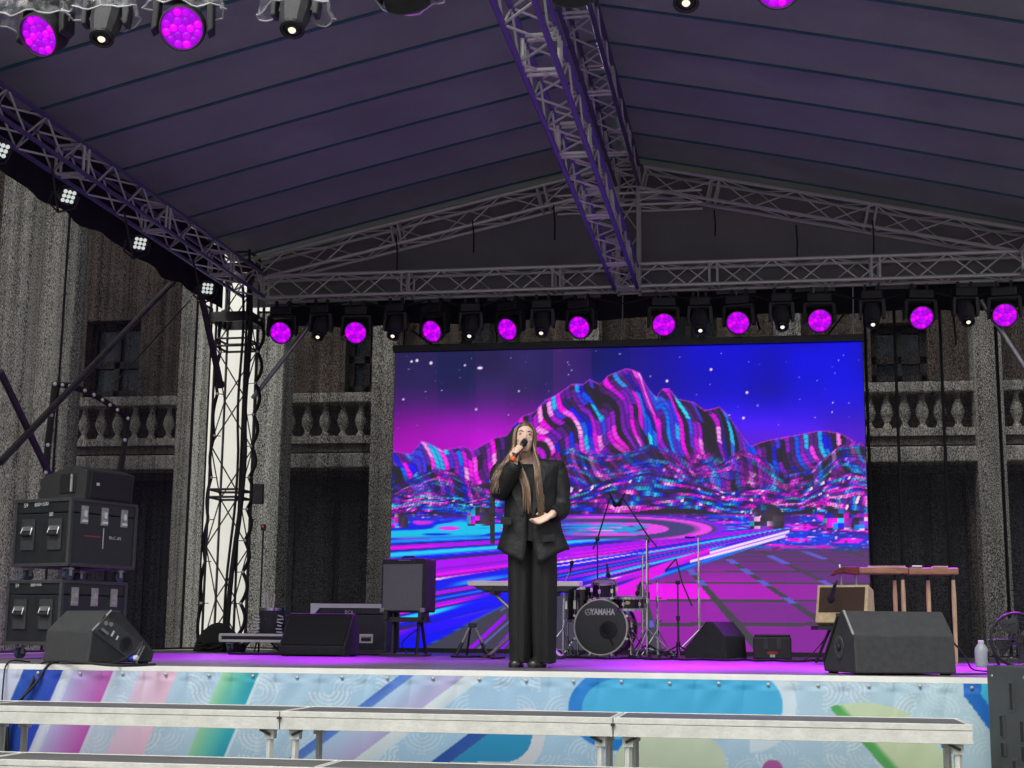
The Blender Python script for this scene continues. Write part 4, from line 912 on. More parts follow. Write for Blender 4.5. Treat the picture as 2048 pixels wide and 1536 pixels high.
# --- wedge monitors
def wedge(label, loc, rz, w, h, d, side=None, low=0.62, mt=M_paintblk):
    t = thing('stage_monitor', label, 'stage monitor', loc, rz, 'wedge monitors on the stage')
    prof = [(-d/2, 0.012), (-d/2+0.02, h*low), (-d/2+0.30*d, h), (-d/2+0.42*d, h), (d/2, h*0.22), (d/2-0.02, 0.012)]
    MB().prismx(prof, -w/2, w/2).build('cabinet', mt, t, bevel=0.012)
    a, b = V(0, -d/2+0.44*d, h), V(0, d/2, h*0.22); mid = (a+b)/2; L = (b-a).length; ang = math.atan2(b.z-a.z, b.y-a.y)
    MB().box(mid+V(0, 0.005, 0.006), (w-0.05, L-0.03, 0.014), Matrix.Rotation(ang, 3, 'X')).build('grille', M_grille, t, bevel=0.004)
    for sx in (-1, 1):
        for y in (-d/2+0.06, d/2-0.06): MB().box((sx*(w/2-0.05), y, 0.006), (0.05, 0.05, 0.012)).build('rubber_foot', M_rubber, t)
    if side == 'socket':
        q = MB().lathe([(0.075, 0), (0.075, 0.006), (0.05, 0.009), (0.04, 0.003), (0.012, -0.002)], 24, frame_M((-w/2, -0.02, h*0.42), (0, 1, 0), (-1, 0, 0))).build('pole_socket', M_plast_g, t, smooth=40)
        for k in range(4): MB().lathe([(0.006, 0.008), (0.004, 0.012)], 8, frame_M((-w/2, -0.02+0.058*math.cos(R(90*k)), h*0.42+0.058*math.sin(R(90*k))), (0, 1, 0), (-1, 0, 0))).build('bolt', M_plast, q)
        MB().lathe([(0.022, 0.006), (0.02, 0.014)], 12, frame_M((-w/2, -0.02, h*0.42), (0, 1, 0), (-1, 0, 0))).build('socket_hole', M_rubber, q)
        aa, bb = V(-w/2-0.003, -d/2+0.46*d, h-0.03), V(-w/2-0.003, d/2-0.03, h*0.2); MB().path([aa, bb], 0.012, 6).build('side_groove', M_rubber, t)
        MB().path([V(-w/2, -d/2+0.02, h*low), V(-w/2, -d/2+0.30*d, h)], 0.008, 6).build('worn_edge', mat('worn_grey_edge', (0.25, 0.25, 0.25), 0.6), t)
    if side == 'panel':
        nrm = (1, 0, 0); ax = V(0, 0.86, -0.5).normalized(); up_ = V(0, 0.5, 0.86)
        c0 = V(w/2, -0.03, h*0.46)
        pm = frame_M(c0, ax, nrm)
        q = MB().box((0, 0, 0.002), (0.44, 0.15, 0.008)).build('connector_panel', M_plast_g, t, bevel=0.003); q.matrix_basis = pm
        MB().lathe([(0.055, 0.006), (0.055, 0.012), (0.04, 0.012), (0.038, 0.004)], 20, Matrix.Translation((0.06, 0, 0))).build('port_ring', M_plast, q, smooth=40)
        for x, y in ((-0.17, 0.03), (-0.13, 0.045)): MB().lathe([(0.016, 0.006), (0.016, 0.012), (0.009, 0.012)], 14, Matrix.Translation((x, y, 0))).build('socket', M_steel, q, smooth=40)
        MB().box((-0.16, -0.03, 0.02), (0.07, 0.018, 0.018)).build('jack_plug', M_chrome, q)
        MB().box((-0.08, 0.0, 0.009), (0.012, 0.04, 0.006)).box((-0.03, -0.005, 0.009), (0.01, 0.03, 0.006)).build('label_strip', M_chalk, q)
        for x in (0.185, 0.21): MB().box((x, 0, 0.009), (0.008, 0.14, 0.006)).build('panel_bar', M_steel, q)
        MB().lathe([(0.022, 0.006), (0.022, 0.05), (0.016, 0.055)], 12, Matrix.Translation((0.15, -0.06, 0))).build('blue_plug', mat('blue_connector', (0.02, 0.07, 0.5), 0.4), q, smooth=40)
        MB().lathe([(0.018, 0.05), (0.018, 0.075), (0.012, 0.08)], 12, Matrix.Translation((0.15, -0.06, 0))).build('white_plug', M_chalk, q, smooth=40)
        MB().path([V(w/2, -d/2+0.02, h*low), V(w/2, -d/2+0.30*d, h)], 0.007, 6).build('worn_edge', mat('worn_grey_edge', (0.25, 0.25, 0.25), 0.6), t)
    return t
wedge('grey wedge monitor at the left stage front with connector panel', (X_at(196, 9.75, 1.5), 9.78, S), R(-26), 0.50, 0.37, 0.58, 'panel')
wedge('large charcoal wedge monitor at the right stage front', (X_at(1776, 9.85, 1.5), 9.88, S), R(19), 0.68, 0.405, 0.56, 'socket')
wedge('dark wedge monitor left of the stage centre, beside the black guitar amplifier', (X_at(640, 14.1, 1.6), 14.1, S), R(180), 0.68, 0.42, 0.52)
wedge('dark wedge monitor standing behind the drum hardware', (X_at(1430, 15.0, 1.6), 15.0, S), R(62), 0.42, 0.38, 0.5)
# --- items in front of the left screen end
fy = 15.6; fx0, fx1 = X_at(620, fy), X_at(772, fy)
fc = flight_case('flight_case', 'black flight case with bright aluminium lid rim behind the dark wedge monitor', ((fx0+fx1)/2, fy+0.3, S), 0, fx1-fx0, 0.55, 0.53, 0.02, 0, 0, castors=False)
w2 = (fx1-fx0)
MB().box((0, -0.285, 0.525), (w2+0.004, 0.02, 0.045)).build('lid_rim', M_white, fc)
MB().prism([(-w2/2, 0.55), (-w2/2, 0.44), (-w2/2+0.05, 0.44), (-w2/2+0.10, 0.50), (-w2/2+0.10, 0.55)], -0.30, -0.28).build('corner_plate', M_white, fc)
q = MB().box((w2*0.24, -0.283, 0.17), (0.155, 0.014, 0.10)).build('handle_plate', M_white, fc, bevel=0.012)
MB().box((w2*0.24, -0.293, 0.168), (0.11, 0.008, 0.055)).build('handle_recess', M_plast, q); MB().tube((w2*0.24-0.05, -0.3, 0.185), (w2*0.24+0.05, -0.3, 0.185), 0.012, n=8).build('handle_grip', M_steel, q)
text_mesh('stencil_marking', 'BC6', 0.055, M_chalk, fc, frame_M((0.0, -0.273, 0.455), (1, 0, 0), (0, -1, 0)), 0.0006)
fy = 15.4; fx0, fx1 = X_at(440, fy), X_at(620, fy)
lc = flight_case('flight_case', 'low flat silver edged flight case at the foot of the tower', ((fx0+fx1)/2, fy+0.3, S), 0, fx1-fx0, 0.6, 0.09, 0.12, 0, 0, M_white, 0.04)
MB().box((0, -0.30, 0.165), (fx1-fx0-0.08, 0.012, 0.03)).build('dark_slot', M_plast, lc)
# stick bag on it
bg_ = thing('stick_bucket', 'black bucket with drumsticks and white printed tapes on the low case', 'bucket', (X_at(537, 15.5), 15.6, S+0.21))
MB().lathe([(0.13, 0), (0.14, 0.02), (0.145, 0.27), (0.14, 0.28), (0.13, 0.27), (0.02, 0.26)], 24).build('drum', M_paintblk, bg_, smooth=40)
MB().lathe([(0.15, 0.255), (0.152, 0.285), (0.142, 0.29)], 24).build('rim', M_chrome, bg_, smooth=40)
for k, (x, dx) in enumerate(((-0.07, -0.03), (-0.04, -0.02), (0.01, 0.015))): bar('drum_stick', bg_, (x, -0.02, 0.2), (x+dx, 0, 0.44), 0.008, mat('pale_stick', (0.6, 0.58, 0.5), 0.5))
rnd = random.Random(3)
for sx in (-1, 1):
    q = MB()
    for k in range(6): q.box((sx*0.13+rnd.uniform(-0.01, 0.01), -0.1, 0.02+k*0.035), (0.06+rnd.uniform(-0.015, 0.015), 0.02, 0.014), Matrix.Rotation(rnd.uniform(-.3, .3), 3, 'Y'))
    q.build('printed_tape', M_chalk, bg_)
MB().lathe([(0.008, 0), (0.006, 0.012)], 8, frame_M((-0.02, -0.145, 0.16), (1, 0, 0), (0, -1, 0))).build('red_knob', mat('red_knob', (0.5, 0.03, 0.03), 0.4), bg_)
o = MB()
for k in range(9):
    a = k*2.1; o.path([(0.22*math.cos(a+s*0.9)*(0.6+0.1*k/3), 0.14*math.sin(a*1.3+s*1.1), 0.03+0.02*(k % 4)+0.015*math.sin(s*3+k)) for s in np.linspace(0, 5, 22)], 0.012, 5)
o = o.build('cable_heap', M_rubber, origin=None, smooth=60); o.location = (X_at(420, 15.6), 15.7, S); tag(o, 'tangled heap of black cables at the foot of the tower', 'cables')
o = MB().lathe([(0.30, 0), (0.27, 0.1), (0.2, 0.2), (0.1, 0.27), (0.02, 0.29)], 18).build('black_cloth', mat('black_cloth', (0.012, 0.012, 0.013), 0.9, 0, 0.3, 6, 1.0, 7), smooth=60); o.location = (X_at(425, 16.1), 16.3, S); o.scale = (1.0, 0.6, 1.15)
tag(o, 'crumpled black cloth bundle at the tower foot behind the cables', 'cloth')
def spline(pts, n=40):
    pts = [Vector(p) for p in pts]; out = []; m_ = len(pts)
    for i in range(n+1):
        f = i/n*(m_-1); k = min(int(f), m_-2); t_ = f-k; p0, p1, p2, p3 = pts[max(k-1, 0)], pts[k], pts[k+1], pts[min(k+2, m_-1)]
        out.append(0.5*((2*p1)+(p2-p0)*t_+(2*p0-5*p1+4*p2-p3)*t_**2+(3*p1-p0-3*p2+p3)*t_**3))
    return out
def mic_stand(label, px, ytop, Y, boom=None, miclen=0.11, tripod=0.24, m=M_darksteel, ybase=None):
    """px column; boom = list of photo points at the same depth"""
    X = X_at(px, Y, S+0.5); zt = Z_at(ytop, X, Y); t = thing('microphone_stand', label, 'microphone stand', (X, Y, S), 0, 'microphone stands'); o = t.location
    bar('lower_tube', t, (0, 0, 0.05), (0, 0, (zt-S)*0.55), 0.013, m); bar('upper_tube', t, (0, 0, (zt-S)*0.5), (0, 0, zt-S), 0.009, m)
    MB().tube((0, 0, (zt-S)*0.5), (0, 0, (zt-S)*0.56), 0.02, n=10).build('clutch', M_plast, t)
    for k in range(3):
        a = R(k*120+35); bar('leg', t, (0, 0, 0.14), (tripod*math.cos(a), tripod*math.sin(a), 0.012), 0.009, m)
    MB().tube((0, 0, 0.04), (0, 0, 0.17), 0.022, n=10).build('hub', M_plast, t)
    if boom:
        P = [atY(*q, Y)-o for q in boom]; P = [Vector(p) for p in P]
        for a, b in zip(P[:-1], P[1:]): bar('boom', t, a, b, 0.009, m)
        MB().lathe([(0.02, -0.02), (0.026, 0), (0.02, 0.02)], 10, Matrix.Translation((0, 0, zt-S))).build('joint', M_plast, t, smooth=50)
    return t
def mic(label, p, d, size=1.0, Y=None):
    t = thing('microphone', label, 'microphone', p, 0, 'instrument microphones'); H = frame_M((0, 0, 0), Vector(d).orthogonal(), d)
    MB().lathe([(0.009*size, -0.10*size), (0.014*size, -0.01), (0.018*size, 0.0)], 12, H).build('body', M_plast, t, smooth=40)
    MB().lathe([(0.018*size, 0), (0.024*size, 0.015*size), (0.024*size, 0.03*size), (0.014*size, 0.05*size), (0.003, 0.052*size)], 12, H).build('grille', M_grille, t, smooth=40)
    return t
# --- black guitar amplifier on a stand
ay = 14.6; ax0, ax1 = X_at(762, ay, 2.0), X_at(857, ay, 2.0); aw = ax1-ax0; azb, azt = Z_at(1224, ax0, ay), Z_at(1117, ax0, ay); ah = azt-azb
st = thing('amplifier_stand', 'black tilted amplifier stand in front of the left screen edge', 'stand', ((ax0+ax1)/2, ay+0.1, S)); zz = azb-S
for sx in (-1, 1):
    bar('leg', st, (sx*aw*0.25, -0.05, 0), (sx*aw*0.28, 0.0, zz+0.01), 0.018, M_plast); bar('leg', st, (sx*aw*0.34, 0.2, 0), (sx*aw*0.26, 0.05, zz+0.03), 0.018, M_plast)
    MB().box((sx*aw*0.36, 0.0, zz-0.03), (0.04, 0.34, 0.09)).build('support_arm', M_plast, st)
MB().box((0, -0.02, 0.012), (aw*0.95, 0.3, 0.022)).build('foot_bar', M_plast, st); MB().box((0, 0.0, zz-0.075), (aw*0.9, 0.22, 0.05)).build('cross_bar', M_plast, st)
am = thing('guitar_amplifier', 'black guitar amplifier with grey grille cloth raised on a stand', 'amplifier', ((ax0+ax1)/2-0.02, ay, azb), R(-14))
MB().box((0, 0.13, ah/2), (aw, 0.27, ah), None).build('cabinet', M_paintblk, am, bevel=0.02)
MB().box((0.0, -0.008, ah/2-0.02), (aw*0.9, 0.012, ah*0.86)).build('grille_cloth', mat('silver_grey_grille_cloth', (0.20, 0.205, 0.21), 0.8, 0, 0.3, 90, 0.5, 400, stretch=(1, 1, 4)), am)
MB().path([(-0.08, 0.12, ah+0.004), (-0.06, 0.12, ah+0.025), (0.06, 0.12, ah+0.025), (0.08, 0.12, ah+0.004)], 0.01, 6).build('strap_handle', M_rubber, am)
MB().box((0.02, -0.012, ah-0.018), (0.14, 0.006, 0.008)).build('badge', M_steel, am)
for sx in (-1, 1): MB().box((sx*(aw/2-0.02), 0.0, 0.02), (0.045, 0.05, 0.045)).build('corner_guard', M_steel, am, bevel=0.008)
o = MB().path(spline([atY(835, 1258, ay+0.15), atY(805, 1285, ay+0.15), atY(812, 1306, ay+0.1), atY(800, 1311, ay)]), 0.006, 5).build('amp_cable', M_rubber, origin=atY(800, 1311, ay)); tag(o, 'thin black cable hanging below the black guitar amplifier', 'cable')
# --- small guitar stand
gy = 14.3; X = X_at(945, gy); t = thing('guitar_stand', 'black A-shaped guitar stand left of the singer\'s feet', 'guitar stand', (X, gy, S))
zt = Z_at(1250, X, gy)-S
for sx in (-1, 1):
    bar('upper_leg', t, (sx*0.02, 0, zt), (sx*0.105, 0, zt*0.42), 0.012, M_steel); bar('lower_leg', t, (sx*0.10, 0, zt*0.45), (sx*0.17, -0.03, 0.012), 0.017, M_plast)
    bar('rear_leg', t, (sx*0.02, 0.01, zt), (sx*0.10, 0.22, 0.012), 0.012, M_plast); MB().box((sx*0.17, -0.03, 0.012), (0.07, 0.09, 0.024)).build('foot', M_rubber, t, bevel=0.008)
MB().box((0, 0, zt), (0.08, 0.05, 0.05)).build('hinge_block', M_plast, t, bevel=0.01)
# --- keyboard on X stand
ky = 14.0; kx0, kx1 = X_at(935, ky, 2.1), X_at(1158, ky, 2.1); kz = Z_at(1172, (kx0+kx1)/2, ky)
t = thing('keyboard_stand', 'dark X-shaped keyboard stand behind the singer', 'keyboard stand', ((kx0+kx1)/2, ky+0.15, S)); kz_ = kz-S-0.08
for sx in (-1, 1):
    for yy in (-0.02, 0.02): bar('cross_leg', t, (sx*0.36, yy, 0.02), (-sx*0.30, yy, kz_), 0.016, M_steel)
    MB().box((sx*0.36, 0, 0.018), (0.05, 0.42, 0.03)).build('foot', M_plast, t); MB().box((-sx*0.30, 0, kz_+0.01), (0.05, 0.36, 0.03)).build('support_arm', M_plast, t)
t = thing('keyboard', 'white electronic keyboard seen from behind the singer', 'keyboard', ((kx0+kx1)/2, ky+0.15, kz-0.055)); kw = kx1-kx0
MB().prismx([(-0.15, 0.055), (-0.15, 0.10), (0.15, 0.115), (0.15, 0.055)], -kw/2, kw/2).build('top_case', mat('ivory_plastic', (0.85, 0.85, 0.74), 0.4, 0, 0.06, 5), t, bevel=0.008)
MB().prism([(-kw/2+0.05, 0.054), (-kw/2+0.16, 0.0), (kw/2-0.12, 0.0), (kw/2-0.03, 0.054)], -0.14, 0.14).build('under_case', M_plast, t, bevel=0.006)
MB().box((-kw/2+0.2, -0.142, 0.03), (0.09, 0.01, 0.025)).build('port_panel', M_plast_g, t)
# --- drum kit
dy = 15.2; dX = X_at(1201, dy, 1.65); dr = 0.295
M_dsh = mat('black_lacquer_shell', (0.008, 0.008, 0.009), 0.15, 0, 0.2, 4, coat=0.5); M_dhead = mat('black_drum_head', (0.05, 0.055, 0.055), 0.45, 0, 0.12, 5)
M_hoop = mat('pale_metal_hoop', (0.6, 0.58, 0.52), 0.3, 0.5, 0.1, 6)
t = thing('bass_drum', 'black bass drum with white lettering standing right of the singer', 'drum', (dX, dy, S), R(-9)); H = Matrix.Translation((0, 0, dr+0.02))@Matrix.Rotation(R(-90), 4, 'X')
MB().lathe([(dr-0.018, 0.03), (dr-0.018, 0.42)], 40, H, cap=False).build('shell', M_dsh, t, smooth=60)
q = MB().lathe([(dr-0.014, 0.010), (dr-0.05, 0.006), (0.15, 0.004), (0.004, 0.004)], 40, H).build('drum_head', M_dhead, t, smooth=60)
for zz in (0.0, 0.40): MB().lathe([(dr-0.016, zz), (dr-0.003, zz), (dr-0.003, zz+0.04), (dr-0.016, zz+0.04), (dr-0.016, zz)], 40, H, cap=False).build('hoop', M_hoop if zz == 0 else M_dsh, t, smooth=40)
pc = H@V(0.08, 0.035, 0.002)
ph2 = frame_M((0.085, -0.0005, dr+0.02-0.03), (1, 0, 0), (0, -1, 0))
MB().lathe([(0.095, 0), (0.095, 0.004), (0.09, 0.005), (0.004, 0.005)], 28, ph2).build('port_ring', mat('port_black', (0.012, 0.012, 0.013), 0.6), q, smooth=40)
MB().lathe([(0.055, 0.006), (0.045, 0.012), (0.004, 0.013)], 24, ph2@Matrix.Translation((-0.014, 0.018, 0))).build('port_hole', M_rubber, q, smooth=40)
MB().path([ph2@V(0.0, -0.05, 0.008), ph2@V(0.03, -0.11, 0.012), ph2@V(0.05, -0.16, 0.008)], 0.006, 5).build('mic_cable', M_rubber, q)
M_logo = mat('white_print', (0.7, 0.71, 0.7), 0.5)
text_mesh('lettering', 'YAMAHA', 0.088, M_logo, q, frame_M((0.022, -0.0, dr+0.02+0.155), (1, 0, 0), (0, -1, 0)), 0.001, 0.0035, 0.72)
lm_ = frame_M((-0.135, -0.0, dr+0.02+0.155), (1, 0, 0), (0, -1, 0)); g_ = MB().lathe([(0.029, 0), (0.029, 0.003), (0.034, 0.003), (0.034, 0)], 24, lm_, cap=False)
for k in range(3):
    a = R(90+120*k); p0 = lm_@V(0.004*math.cos(a), 0.004*math.sin(a), 0.002); p1 = lm_@V(0.024*math.cos(a), 0.024*math.sin(a), 0.002); g_.tube(p0, p1, 0.0028, n=5)
    for s_ in (-1, 1): g_.tube(lm_@V(0.012*math.cos(a)+s_*0.006*math.sin(a), 0.012*math.sin(a)-s_*0.006*math.cos(a), 0.002), lm_@V(0.026*math.cos(a)+s_*0.006*math.sin(a), 0.026*math.sin(a)-s_*0.006*math.cos(a), 0.002), 0.0018, n=4)
g_.build('emblem', M_logo, q)
for k in range(8):
    a = R(22.5+45*k); p0 = V((dr+0.006)*math.cos(a), -0.005, dr+0.02+(dr+0.006)*math.sin(a)); MB().box(p0+V(0, 0.03, 0), (0.035, 0.06, 0.022), Matrix.Rotation(-a, 3, 'Y')).tube(p0, p0+V(0, 0.12, 0), 0.006, n=6).build('claw', M_chrome, t)
for sx in (-1, 1): bar('spur', t, (sx*(dr-0.02), 0.10, dr*0.85), (sx*(dr+0.12), -0.06, 0.0), 0.011, M_chrome)
def small_drum(label, px, py, Y, r, h, tilt=0.0, rz=0.0, badge=False, legs=False):
    p = atY(px, py, Y); t = thing('tom_drum', label, 'drum', (p.x, Y, p.z-h/2 if not legs else S), rz, 'drums of the kit'); zo = 0 if not legs else p.z-h/2-S
    H = Matrix.Translation((0, 0, zo+h/2))@Matrix.Rotation(tilt, 4, 'X')@Matrix.Translation((0, 0, -h/2))
    MB().lathe([(r, 0.01), (r, h-0.01)], 28, H, cap=False).build('shell', M_dsh, t, smooth=60)
    MB().lathe([(r, h-0.002), (0.01, h)], 28, H).build('drum_head', mat('white_drum_head', (0.55, 0.54, 0.5), 0.5), t, smooth=60)
    for z in (0.0, h-0.02): MB().lathe([(r-0.004, z), (r+0.012, z), (r+0.012, z+0.026), (r-0.004, z+0.026)], 28, H, cap=False).build('hoop', M_chrome, t, smooth=40)
    for k in range(6):
        a = R(k*60+15); c = V((r+0.008)*math.cos(a), (r+0.008)*math.sin(a), 0); MB().tube(H@(c+V(0, 0, 0.01)), H@(c+V(0, 0, h-0.01)), 0.005, n=5).box(H@(c+V(0, 0, h*0.5)), (0.025, 0.025, h*0.25)).build('lug', M_chrome, t)
    if badge: MB().lathe([(0.03, 0), (0.026, 0.003)], 16, frame_M((0.0, -r-0.001, zo+h*0.52), (1, 0, 0), (0, -1, 0))@Matrix.Diagonal((1, 0.7, 1, 1))).build('badge', mat('brass_badge', (0.5, 0.42, 0.2), 0.35, 0.7), t)
    if legs:
        for k in range(3):
            a = R(k*120+30); c = V((r+0.02)*math.cos(a), (r+0.02)*math.sin(a), 0); bar('leg', t, c+V(0, 0, 0), c+V(0, 0, zo+h*0.6), 0.008, M_chrome)
    return t
small_drum('black floor tom drum on the left side of the bass drum', 1160, 1210, dy+0.25, 0.14, 0.36, 0, 0, legs=True)
small_drum('black rack tom drum mounted above the bass drum', 1208, 1179, dy+0.12, 0.125, 0.17, R(12))
small_drum('black snare drum with brass badge right of the bass drum', 1258, 1207, dy+0.1, 0.165, 0.14, R(4), 0, True)
t = thing('tom_mount', 'chrome tom mounting post on top of the bass drum', 'drum mount', (dX+0.01, dy+0.06, S+0.6))
for sx in (-0.02, 0.02): bar('post', t, (sx, 0, 0), (sx, 0, 0.17), 0.011, M_chrome)
MB().box((0, 0, 0.01), (0.09, 0.06, 0.03)).build('base_plate', M_chrome, t, bevel=0.006); MB().box((0, 0, 0.12), (0.07, 0.05, 0.05)).build('clamp', M_chrome, t, bevel=0.008)
def chrome_stand(label, px, ytop, Y, r=0.30, double=False, rot=20, wing=True):
    X = X_at(px, Y, S+0.5); zt = Z_at(ytop, X, Y)-S; t = thing('cymbal_stand', label, 'drum stand', (X, Y, S), 0, 'chrome drum stands')
    bar('lower_tube', t, (0, 0, 0.03), (0, 0, zt*0.5), 0.014, M_chrome); bar('middle_tube', t, (0, 0, zt*0.45), (0, 0, zt*0.8), 0.011, M_chrome); bar('upper_tube', t, (0, 0, zt*0.75), (0, 0, zt), 0.007, M_chrome)
    if double: bar('side_tube', t, (-0.05, 0, 0.2), (-0.045, 0, zt*0.86), 0.01, M_chrome)
    for z in (zt*0.48, zt*0.78): MB().tube((0, 0, z-0.03), (0, 0, z+0.02), 0.02, n=10).build('clamp_collar', M_chrome, t, smooth=40); bar('wing_bolt', t, (0, 0, z), (0.045, -0.01, z), 0.007, M_chrome)
    for k in range(3):
        a = R(k*120+rot); e_ = V(r*math.cos(a), r*math.sin(a), 0.015)
        for off in (-0.006, 0.006): bar('leg', t, (0, off, 0.30), e_+V(0, off, 0), 0.007, M_chrome)
        bar('leg_brace', t, (0, 0, 0.07), e_*0.55+V(0, 0, 0.09), 0.006, M_chrome); MB().lathe([(0.014, 0), (0.018, 0.015), (0.012, 0.03)], 10, Matrix.Translation(e_-V(0, 0, 0.015))).build('rubber_foot', M_rubber, t, smooth=40)
    if wing: MB().lathe([(0.012, 0), (0.016, 0.012), (0.006, 0.03)], 10, Matrix.Translation((0, 0, zt-0.01))).build('felt_nut', M_steel, t, smooth=40)
    return t
chrome_stand('chrome double post cymbal stand right of the bass drum', 1294, 1078, dy+0.1, 0.30, True, 10)
chrome_stand('slim chrome cymbal stand farthest right of the drum kit', 1398, 1074, dy+0.2, 0.30, False, 200)
chrome_stand('chrome stand with short gooseneck left of the floor tom', 1127, 1168, dy-0.1, 0.22, False, 60, False)
chrome_stand('thin low chrome stand between the two cymbal stands', 1315, 1163, dy+0.35, 0.2, False, 90)
chrome_stand('low chrome snare stand under the snare drum', 1262, 1230, dy+0.12, 0.24, False, 40, False)
o = MB().lathe([(0.05, 0), (0.055, 0.015), (0.03, 0.03)], 14).build('cymbal_clip', M_plast, origin=None); o.location = atY(1380, 1076, dy+0.2); tag(o, 'small black clip beside the top of the farthest cymbal stand', 'clip')
mic_stand('black boom stand behind the drums reaching up to the left overhead microphone', 1195, 1078, dy+0.5, [(1186, 1098), (1195, 1078), (1220, 996)])
mic_stand('black boom stand right of the drums with boom crossing the screen', 1296, 1082, dy+0.55, [(1314, 1094), (1296, 1072), (1247, 998)])
mic_stand('dark microphone stand with drooping boom right of the drum kit', 1356, 1165, dy-0.1, [(1330, 1142), (1352, 1118), (1364, 1165), (1384, 1212)], m=M_plast_g)
mic('left microphone of the overhead pair above the drums', atY(1228, 1005, dy+0.5), (0.4, -0.1, -0.8), 1.1); mic('right microphone of the overhead pair above the drums', atY(1241, 1004, dy+0.5), (-0.4, -0.1, -0.8), 1.1)
mic('small black microphone clipped above the rack tom', atY(1216, 1146, dy), (0.1, 0.2, -1)); mic('small black microphone clipped above the snare drum', atY(1276, 1182, dy), (-0.3, 0.2, -1)); mic('slim microphone on the gooseneck left of the drums', atY(1143, 1130, dy-0.1), (0.2, 0, 1), 0.9)
o = MB().path(spline([atY(1128, 1168, dy-0.1), atY(1136, 1150, dy-0.1), atY(1143, 1134, dy-0.1)]), 0.006, 6).build('gooseneck', M_steel, origin=atY(1128, 1168, dy-0.1)); tag(o, 'short gooseneck carrying the slim microphone left of the drums', 'gooseneck')
# --- black tool box with label
bx_ = 14.9; X = X_at(1544, bx_); t = thing('equipment_box', 'small black equipment box with red and white label on the stage floor', 'box', (X, bx_, S))
MB().box((0, 0.14, 0.12), (0.38, 0.28, 0.23)).build('body', M_plast, t, bevel=0.02); MB().box((0, 0.14, 0.245), (0.36, 0.27, 0.025)).build('lid', M_plast, t, bevel=0.008)
for x in (-0.065, 0.065): MB().box((x, -0.003, 0.17), (0.04, 0.012, 0.11)).build('catch', M_plast_g, t)
MB().box((0.0, -0.003, 0.075), (0.10, 0.006, 0.025)).build('red_label', mat('red_label', (0.45, 0.05, 0.03), 0.6), t); MB().box((0.0, -0.003, 0.045), (0.05, 0.008, 0.028)).build('white_label', M_chalk, t)
# --- tweed amplifier on tilting stand
ty = 13.6; X = X_at(1680, ty, 2.0); zb_ = Z_at(1246, X, ty); t = thing('tweed_amplifier', 'cream tweed guitar amplifier with brown grille, tilted back on a stand', 'amplifier', (X, ty, zb_), R(10))
t.rotation_euler = (R(-16), 0, R(-20)); M_tw = mat('cream_tweed', (0.78, 0.62, 0.34), 0.75, 0, 0.15, 30, 0.4, 300)
MB().prismx([(-0.01, 0.0), (-0.01, 0.36), (0.16, 0.36), (0.24, 0.16), (0.24, 0.0)], -0.24, 0.24).build('cabinet', M_tw, t, bevel=0.012)
MB().box((0, -0.014, 0.215), (0.42, 0.014, 0.235)).build('grille_cloth', mat('brown_grille_cloth', (0.075, 0.045, 0.03), 0.85, 0, 0.2, 60, 0.4, 400), t)
MB().box((0, -0.016, 0.075), (0.09, 0.012, 0.02)).build('name_plate', M_plast, t); MB().box((0, 0.10, 0.372), (0.13, 0.03, 0.02)).build('handle', mat('brown_leather', (0.1, 0.05, 0.03), 0.6), t, bevel=0.005)
st = thing('amplifier_stand', 'black stand holding the cream tweed amplifier', 'stand', (X, ty+0.1, S), R(10)); hh = zb_-S
MB().box((0, 0.0, hh-0.045), (0.48, 0.30, 0.035)).build('tray', M_plast, st)
for sx in (-1, 1): bar('leg', st, (sx*0.10, -0.12, 0), (sx*0.06, 0, hh-0.04), 0.014, M_plast); bar('leg', st, (sx*0.2, 0.16, 0), (sx*0.08, 0.05, hh-0.04), 0.014, M_plast)
mic('round black microphone hanging in front of the tweed amplifier grille', atY(1664, 1192, ty-0.12), (-0.2, 0.6, -0.8), 1.4)
o = MB().path(spline([atY(1664, 1188, ty-0.12), atY(1670, 1176, ty-0.1), atY(1674, 1162, ty-0.05)]), 0.008, 5).build('mic_cable', M_rubber, origin=atY(1664, 1188, ty-0.12)); tag(o, 'short black cable above the tweed amplifier microphone', 'cable')
# --- steel guitar on legs
sy_ = 14.2; X0, X1 = X_at(1662, sy_, 2.1), X_at(1916, sy_, 2.1); zt_ = Z_at(1142, (X0+X1)/2, sy_); L = X1-X0
t = thing('steel_guitar', 'red brown console steel guitar on four turned wooden legs right of the screen', 'steel guitar', ((X0+X1)/2, sy_, S)); z0 = zt_-S
M_wood = mat('honey_wood_body', (0.52, 0.27, 0.14), 0.35, 0, 0.35, 5, 0.1, 40, stretch=(1, 6, 6)); M_red = mat('cherry_red_wood', (0.20, 0.015, 0.025), 0.3, 0, 0.3, 6); M_lw = mat('blond_wood', (0.78, 0.56, 0.30), 0.45, 0, 0.25, 6, 0.1, 60, stretch=(5, 5, 1))
MB().box((-0.085*L, 0, z0), (0.385*L, 0.24, 0.06)).build('body', M_wood, t, bevel=0.012); MB().box((0.305*L, 0.02, z0-0.004), (0.385*L, 0.25, 0.062)).build('body', M_wood, t, bevel=0.012)
MB().prism([(-0.5*L, z0-0.035), (-0.47*L, z0+0.01), (-0.40*L, z0+0.035), (-0.279*L, z0+0.035), (-0.279*L, z0-0.04), (-0.42*L, z0-0.02), (-0.485*L, z0-0.05)], -0.10, 0.10).build('head_stock', M_red, t, bevel=0.006)
MB().box((-0.06*L, -0.02, z0+0.036), (0.30*L, 0.10, 0.02)).build('finger_board', M_lw, t, bevel=0.003); MB().box((0.18*L, -0.02, z0+0.04), (0.08*L, 0.12, 0.02)).build('pickup_cover', M_chrome, t, bevel=0.006)
